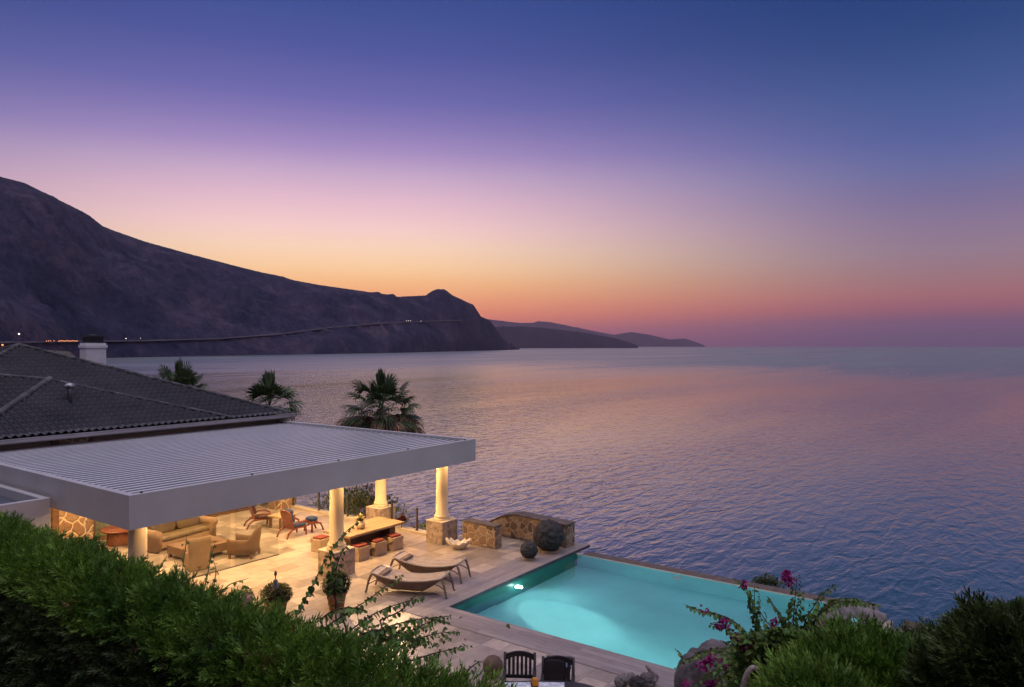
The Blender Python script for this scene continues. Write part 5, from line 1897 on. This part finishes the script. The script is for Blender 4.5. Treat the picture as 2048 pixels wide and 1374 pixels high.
leaf_shrub('shrub', 'tall leafy shrub outside the balustrade behind the lit column', 'shrub', (20.1, 22.1, -0.45), (1.0, 2.5, 1.15), 5200, (0.10, 0.17), 'shrubleaf', -3.0, 2, 10, 'redleaf')
leaf_shrub('flowering_shrub', 'low magenta flowered shrub outside the balustrade post near the corner column', 'shrub', (19.35, 17.95, -0.14), (0.42, 0.55, 0.28), 420, (0.06, 0.10), 'bvleaf', -2.8, 6, 30, 'bract')
leaf_shrub('shrub', 'small rounded grey green shrub beyond the pool ledge', 'shrub', (21.45, 6.45, -0.52), (0.42, 0.50, 0.36), 1500, (0.05, 0.09), 'shrubleaf', -3.4, 4)
# dark red leaved plant outside the balustrade
p = at_depth(803, 1040, 25.8)
rp = thing('red_leaf_plant', 'dark red broad leaved plant outside the balustrade behind the dining table', 'plant', (p.x, p.y, p.z - 0.1))
n = 26
d = rnd_dirs(n)
d[:, 2] = np.abs(d[:, 2]) + 0.2
scatter('leaves', HEART_V * np.array([1.2, 1, 1]), HEART_F, d * 0.06, d, RNG.uniform(0.16, 0.30, n), 'redleaf', rp)
MB().tube([(0, 0, -3.0), (0.02, 0, -1.2), (0, 0, 0.05)], [0.03, 0.025, 0.015], 6).build('stem', 'twig', rp)


def potted(label, px, py, d0, R, pot_h, squash=0.8, n=1500):
    p = at_depth(px, py, d0)
    t = thing('potted_shrub', label, 'potted plant', (p.x, p.y, 0))
    z = p.z
    ph = max(0.25, z - R * squash * 0.75)
    MB().lathe([(0.0, 0.0), (R * 0.48, 0.0), (R * 0.52, 0.02), (R * 0.72, ph * 0.86), (R * 0.80, ph * 0.88), (R * 0.82, ph), (R * 0.70, ph), (R * 0.66, ph - 0.05), (0.0, ph - 0.05)], n=28).build('pot', 'terracotta', t)
    d = rnd_dirs(n)
    lump = np.array([1 + 0.22 * mnoise.noise(Vector(q) * 3 + Vector((px, 0, 0))) for q in d])
    q = d * np.array([R, R, R * squash]) * (lump * RNG.uniform(0.75, 1.02, n))[:, None] + np.array([0, 0, z])
    scatter('foliage', LEAF_V * np.array([1.8, 1, 1]), LEAF_F, q, d + rnd_dirs(n) * 0.8, RNG.uniform(0.045, 0.08, n), 'boxleaf', t)
    rock('shade_core', None, None, (0, 0, z), (R * 0.72, R * 0.72, R * squash * 0.72), 'core', 3, 0.1, 2.0, parent=t, sub=3)
    MB().tube([(0, 0, ph - 0.06), (0, 0, z)], 0.03, 6).build('trunk', 'twig', t)
    return t


potted('clipped round shrub in a tall terracotta pot by the loungers', 673, 1166, 18.0, 0.33, 0.45)
potted('broad clipped shrub in a terracotta pot half hidden by the hedge', 553, 1187, 17.6, 0.36, 0.4, 0.55)
p = at_depth(551, 1176, 16.9)
gs = thing('garden_stake', 'thin garden stake topped with blue glazed balls and dark tip', 'garden stake', (p.x, p.y, 0))
zb = p.z
MB().tube([(0, 0, 0), (0, 0, zb + 0.4)], 0.012, 8).build('rod', 'black_metal', gs)
MB().lathe([(0.0, 0.0), (0.03, 0.005), (0.075, 0.06), (0.07, 0.10), (0.035, 0.14), (0.05, 0.16), (0.058, 0.19), (0.04, 0.22), (0.02, 0.235), (0.0, 0.24)], (0, 0, zb - 0.03), 20).build('ball', 'blue_glass', gs)
MB().lathe([(0.0, 0.0), (0.02, 0.01), (0.035, 0.06), (0.03, 0.09), (0.01, 0.13), (0.0, 0.135)], (0, 0, zb + 0.27), 16).build('finial', 'black_metal', gs)
p = at_depth(488, 1200, 15.8)
pk = thing('clay_planter', 'small pink clay planter of trailing leaves just above the hedge', 'planter', (p.x, p.y, 0))
MB().lathe([(0.0, 0.0), (0.10, 0.0), (0.17, p.z * 0.7), (0.19, p.z + 0.05), (0.21, p.z + 0.10), (0.17, p.z + 0.12), (0.14, p.z + 0.08), (0.0, p.z + 0.06)], n=26).build('pot', 'coral', pk)
d = rnd_dirs(160)
d[:, 2] = np.abs(d[:, 2])
scatter('leaves', LEAF_V * np.array([1.4, 1, 1]), LEAF_F, d * 0.15 + np.array([0, 0, p.z + 0.10]), d + rnd_dirs(160) * 0.5, RNG.uniform(0.04, 0.09, 160), 'bvleaf', pk)


# ------------------------------------------------------------------ fan palms
def fan_geometry(rng, origin, direction, pet, R, droop, V, Fc, width=1.0, nblade=20, half=1.75):
    """One fan leaf: thin petiole then a fan of pointed blades with drooping tips."""
    d = Vector(direction).normalized()
    side = d.cross(Vector((0, 0, 1)))
    side = side.normalized() if side.length > 0.05 else Vector((1, 0, 0))
    up = side.cross(d)
    tw = rng.uniform(-.5, .5)
    side, up = side * math.cos(tw) + up * math.sin(tw), up * math.cos(tw) - side * math.sin(tw)
    c = Vector(origin) + d * pet + Vector((0, 0, -0.10 * pet * droop))

    def q(*pts):
        i = len(V)
        V.extend([tuple(p) for p in pts])
        Fc.append((i, i + 1, i + 2, i + 3))
    w = 0.014
    q(Vector(origin) - side * w * 1.6, Vector(origin) + side * w * 1.6, c + side * w, c - side * w)
    for k in range(nblade):
        a = (-1.0 + 2.0 * k / (nblade - 1)) * half
        bd = d * math.cos(a) + side * math.sin(a) * width + up * 0.12 * math.cos(a * 0.5)
        L = R * (0.80 + 0.20 * math.cos(a)) * rng.uniform(0.88, 1.08)
        pv = up * ((k % 2) - 0.5) * 0.04
        bs = bd.cross(up).normalized() * (R * 0.062)
        m0 = c
        m1 = c + bd * L * 0.52 + pv + Vector((0, 0, -0.05 * droop * L))
        m2 = c + bd * L * 0.78 + pv + Vector((0, 0, -(0.14 * droop + rng.uniform(0, .03)) * L))
        m3 = c + bd * L * rng.uniform(0.92, 1.02) + Vector((0, 0, -(0.34 * droop + rng.uniform(0, 0.10)) * L))
        q(m0 - bs * 0.15, m0 + bs * 0.15, m1 + bs, m1 - bs)
        q(m1 - bs, m1 + bs, m2 + bs * 0.5, m2 - bs * 0.5)
        q(m2 - bs * 0.5, m2 + bs * 0.5, m3 + bs * 0.04, m3 - bs * 0.04)


def palm(label, top, base_z, size, n, seed, skirt=14, spears=3, low=-34, stalk=1.0):
    r = random.Random(seed)
    t = thing('fan_palm', label, 'palm tree', (top[0], top[1], base_z))
    hgt = top[2] - base_z
    pts = [(0.10 * math.sin(z_ * 1.3 + seed), 0.06 * math.sin(z_ + seed), hgt * z_) for z_ in np.linspace(0, 1, 14)]
    off = pts[-1]
    pts = [(a - off[0] * (i / 13), b_ - off[1] * (i / 13), z_) for i, (a, b_, z_) in enumerate(pts)]
    MB().tube(pts, [0.20 + 0.03 * math.sin(i * 2.1) - 0.004 * i for i in range(14)], 14).build('trunk', 'palmtrunk', t)
    V, Fc = [], []
    for i in range(n):
        f = (i + 0.5) / n
        el = math.radians(70 - (70 - low) * f ** 0.95) + r.uniform(-.12, .12)
        a = i * 2.39996 + r.uniform(-.3, .3)
        d = (math.cos(a) * math.cos(el), math.sin(a) * math.cos(el), math.sin(el))
        fan_geometry(r, (0, 0, hgt), d, size * stalk * r.uniform(0.46, 0.76), size * r.uniform(0.38, 0.50), 0.25 + 1.7 * f, V, Fc)
    for i in range(spears):
        a = i * 2.1 + seed
        fan_geometry(r, (0, 0, hgt), (0.16 * math.cos(a), 0.16 * math.sin(a), 1), size * 0.42, size * 0.62, 0.05, V, Fc, 0.35, 9, 0.5)
    raw_mesh('crown', V, np.array(Fc).ravel(), 4, 'palmleaf', t)
    V, Fc = [], []
    for i in range(skirt):
        el = math.radians(r.uniform(-60, 2))
        a = i * 2.39996 + r.uniform(-.4, .4)
        d = (math.cos(a) * math.cos(el), math.sin(a) * math.cos(el), math.sin(el))
        fan_geometry(r, (0, 0, hgt - 0.12), d, size * r.uniform(0.45, 0.72), size * r.uniform(0.45, 0.6), 2.2, V, Fc, 0.6, 16, 1.5)
    raw_mesh('dry_fronds', V, np.array(Fc).ravel(), 4, 'palmdry', t)
    return t


palm('large shaggy fan palm with dry hanging fronds behind the pergola', at_depth(762, 818, 29.5), -3.2, 1.68, 46, 1, 80, low=-40, stalk=0.92)
palm('fan palm behind the end of the tiled roof', at_depth(538, 815, 33.5), -3.2, 1.75, 24, 2, 14, low=-20, stalk=0.9)
palm('small fan palm crown peeping over the middle of the tiled roof', at_depth(357, 790, 38.0), -3.2, 1.95, 22, 5, 6, low=-12, stalk=0.85)

# ------------------------------------------------------------------ lights across the bay
def street_lamp(label, p, h, r, m, group=None):
    t = thing('street_lamp', label, 'street lamp', (p.x, p.y, p.z - h), 0, group)
    MB().tube([(0, 0, -h * 0.3), (0, 0, h - r)], r * 0.22, 6).build('pole', 'black_metal', t)
    MB().lathe([(0.0, -r), (r * 0.7, -r * 0.6), (r, 0), (r * 0.7, r * 0.6), (0.0, r)], (0, 0, h), 12).build('lantern', m, t)
    return t


street_lamp('white street lamp on a thin pole above the roof ridge', at_depth(38, 668, 95), 5.0, 0.11, 'lamp_white')
for i, (px, py, r, mm, lb) in enumerate(((5, 690, 0.13, 'lamp_orange', 'red glowing lamp low on the hillside at the picture edge'), (22, 691, 0.09, 'lamp_white', 'small pale lamp between the red lamp and the white street lamp'))):
    street_lamp(lb, at_depth(px, py, 95), 3.0, r, mm)
RG = 'lamps added for the light trail on the coast road'
xs = [93, 97, 101, 108, 118, 122, 126, 130, 134, 138, 142, 146, 150, 154]
for i, px in enumerate(xs):  # row of added lamps stands in for an orange light trail
    street_lamp('small orange lamp in a row standing for the coast road light trail', on_headland(px, 681.8 - 0.4 * math.sin(px), 26), 6.0, 0.95 if i > 3 else 0.7, 'lamp_orange', RG)
street_lamp('white lamp on the coast road just right of the chimney', on_headland(252, 677, 26), 7.0, 0.9, 'lamp_white')
street_lamp('pale lamp on the coast road farther right of the chimney', on_headland(281, 676.5, 26), 7.0, 0.65, 'lamp_white')
for px in (813, 817, 821):
    street_lamp('small white lamp on the cape road cutting', on_headland(px, 641.5, 30), 6.0, 1.0, 'lamp_white', 'lamps on the cape road')
street_lamp('fainter lamp on the cape road nearer the cape tip', on_headland(842, 642, 30), 6.0, 0.8, 'lamp_white')

# ------------------------------------------------------------------ evening air
hz = bpy.data.materials.new('evening_haze')
hz.use_nodes = True
ht = hz.node_tree
ht.nodes.clear()
ho = ht.nodes.new('ShaderNodeOutputMaterial')
hv = ht.nodes.new('ShaderNodeVolumePrincipled')
hv.inputs['Color'].default_value = (0.85, 0.66, 0.82, 1)
hv.inputs['Density'].default_value = HAZE_DENSITY
hv.inputs['Anisotropy'].default_value = 0.5
ht.links.new(hv.outputs[0], ho.inputs['Volume'])
M['haze'] = hz
if HAZE_DENSITY > 0:
    RB = 25500.0
    o = MB().box2((-RB, -RB, -23.0), (RB, RB, 620.0)).build('haze', 'haze')
    tag(o, None, None, None, 'stuff')
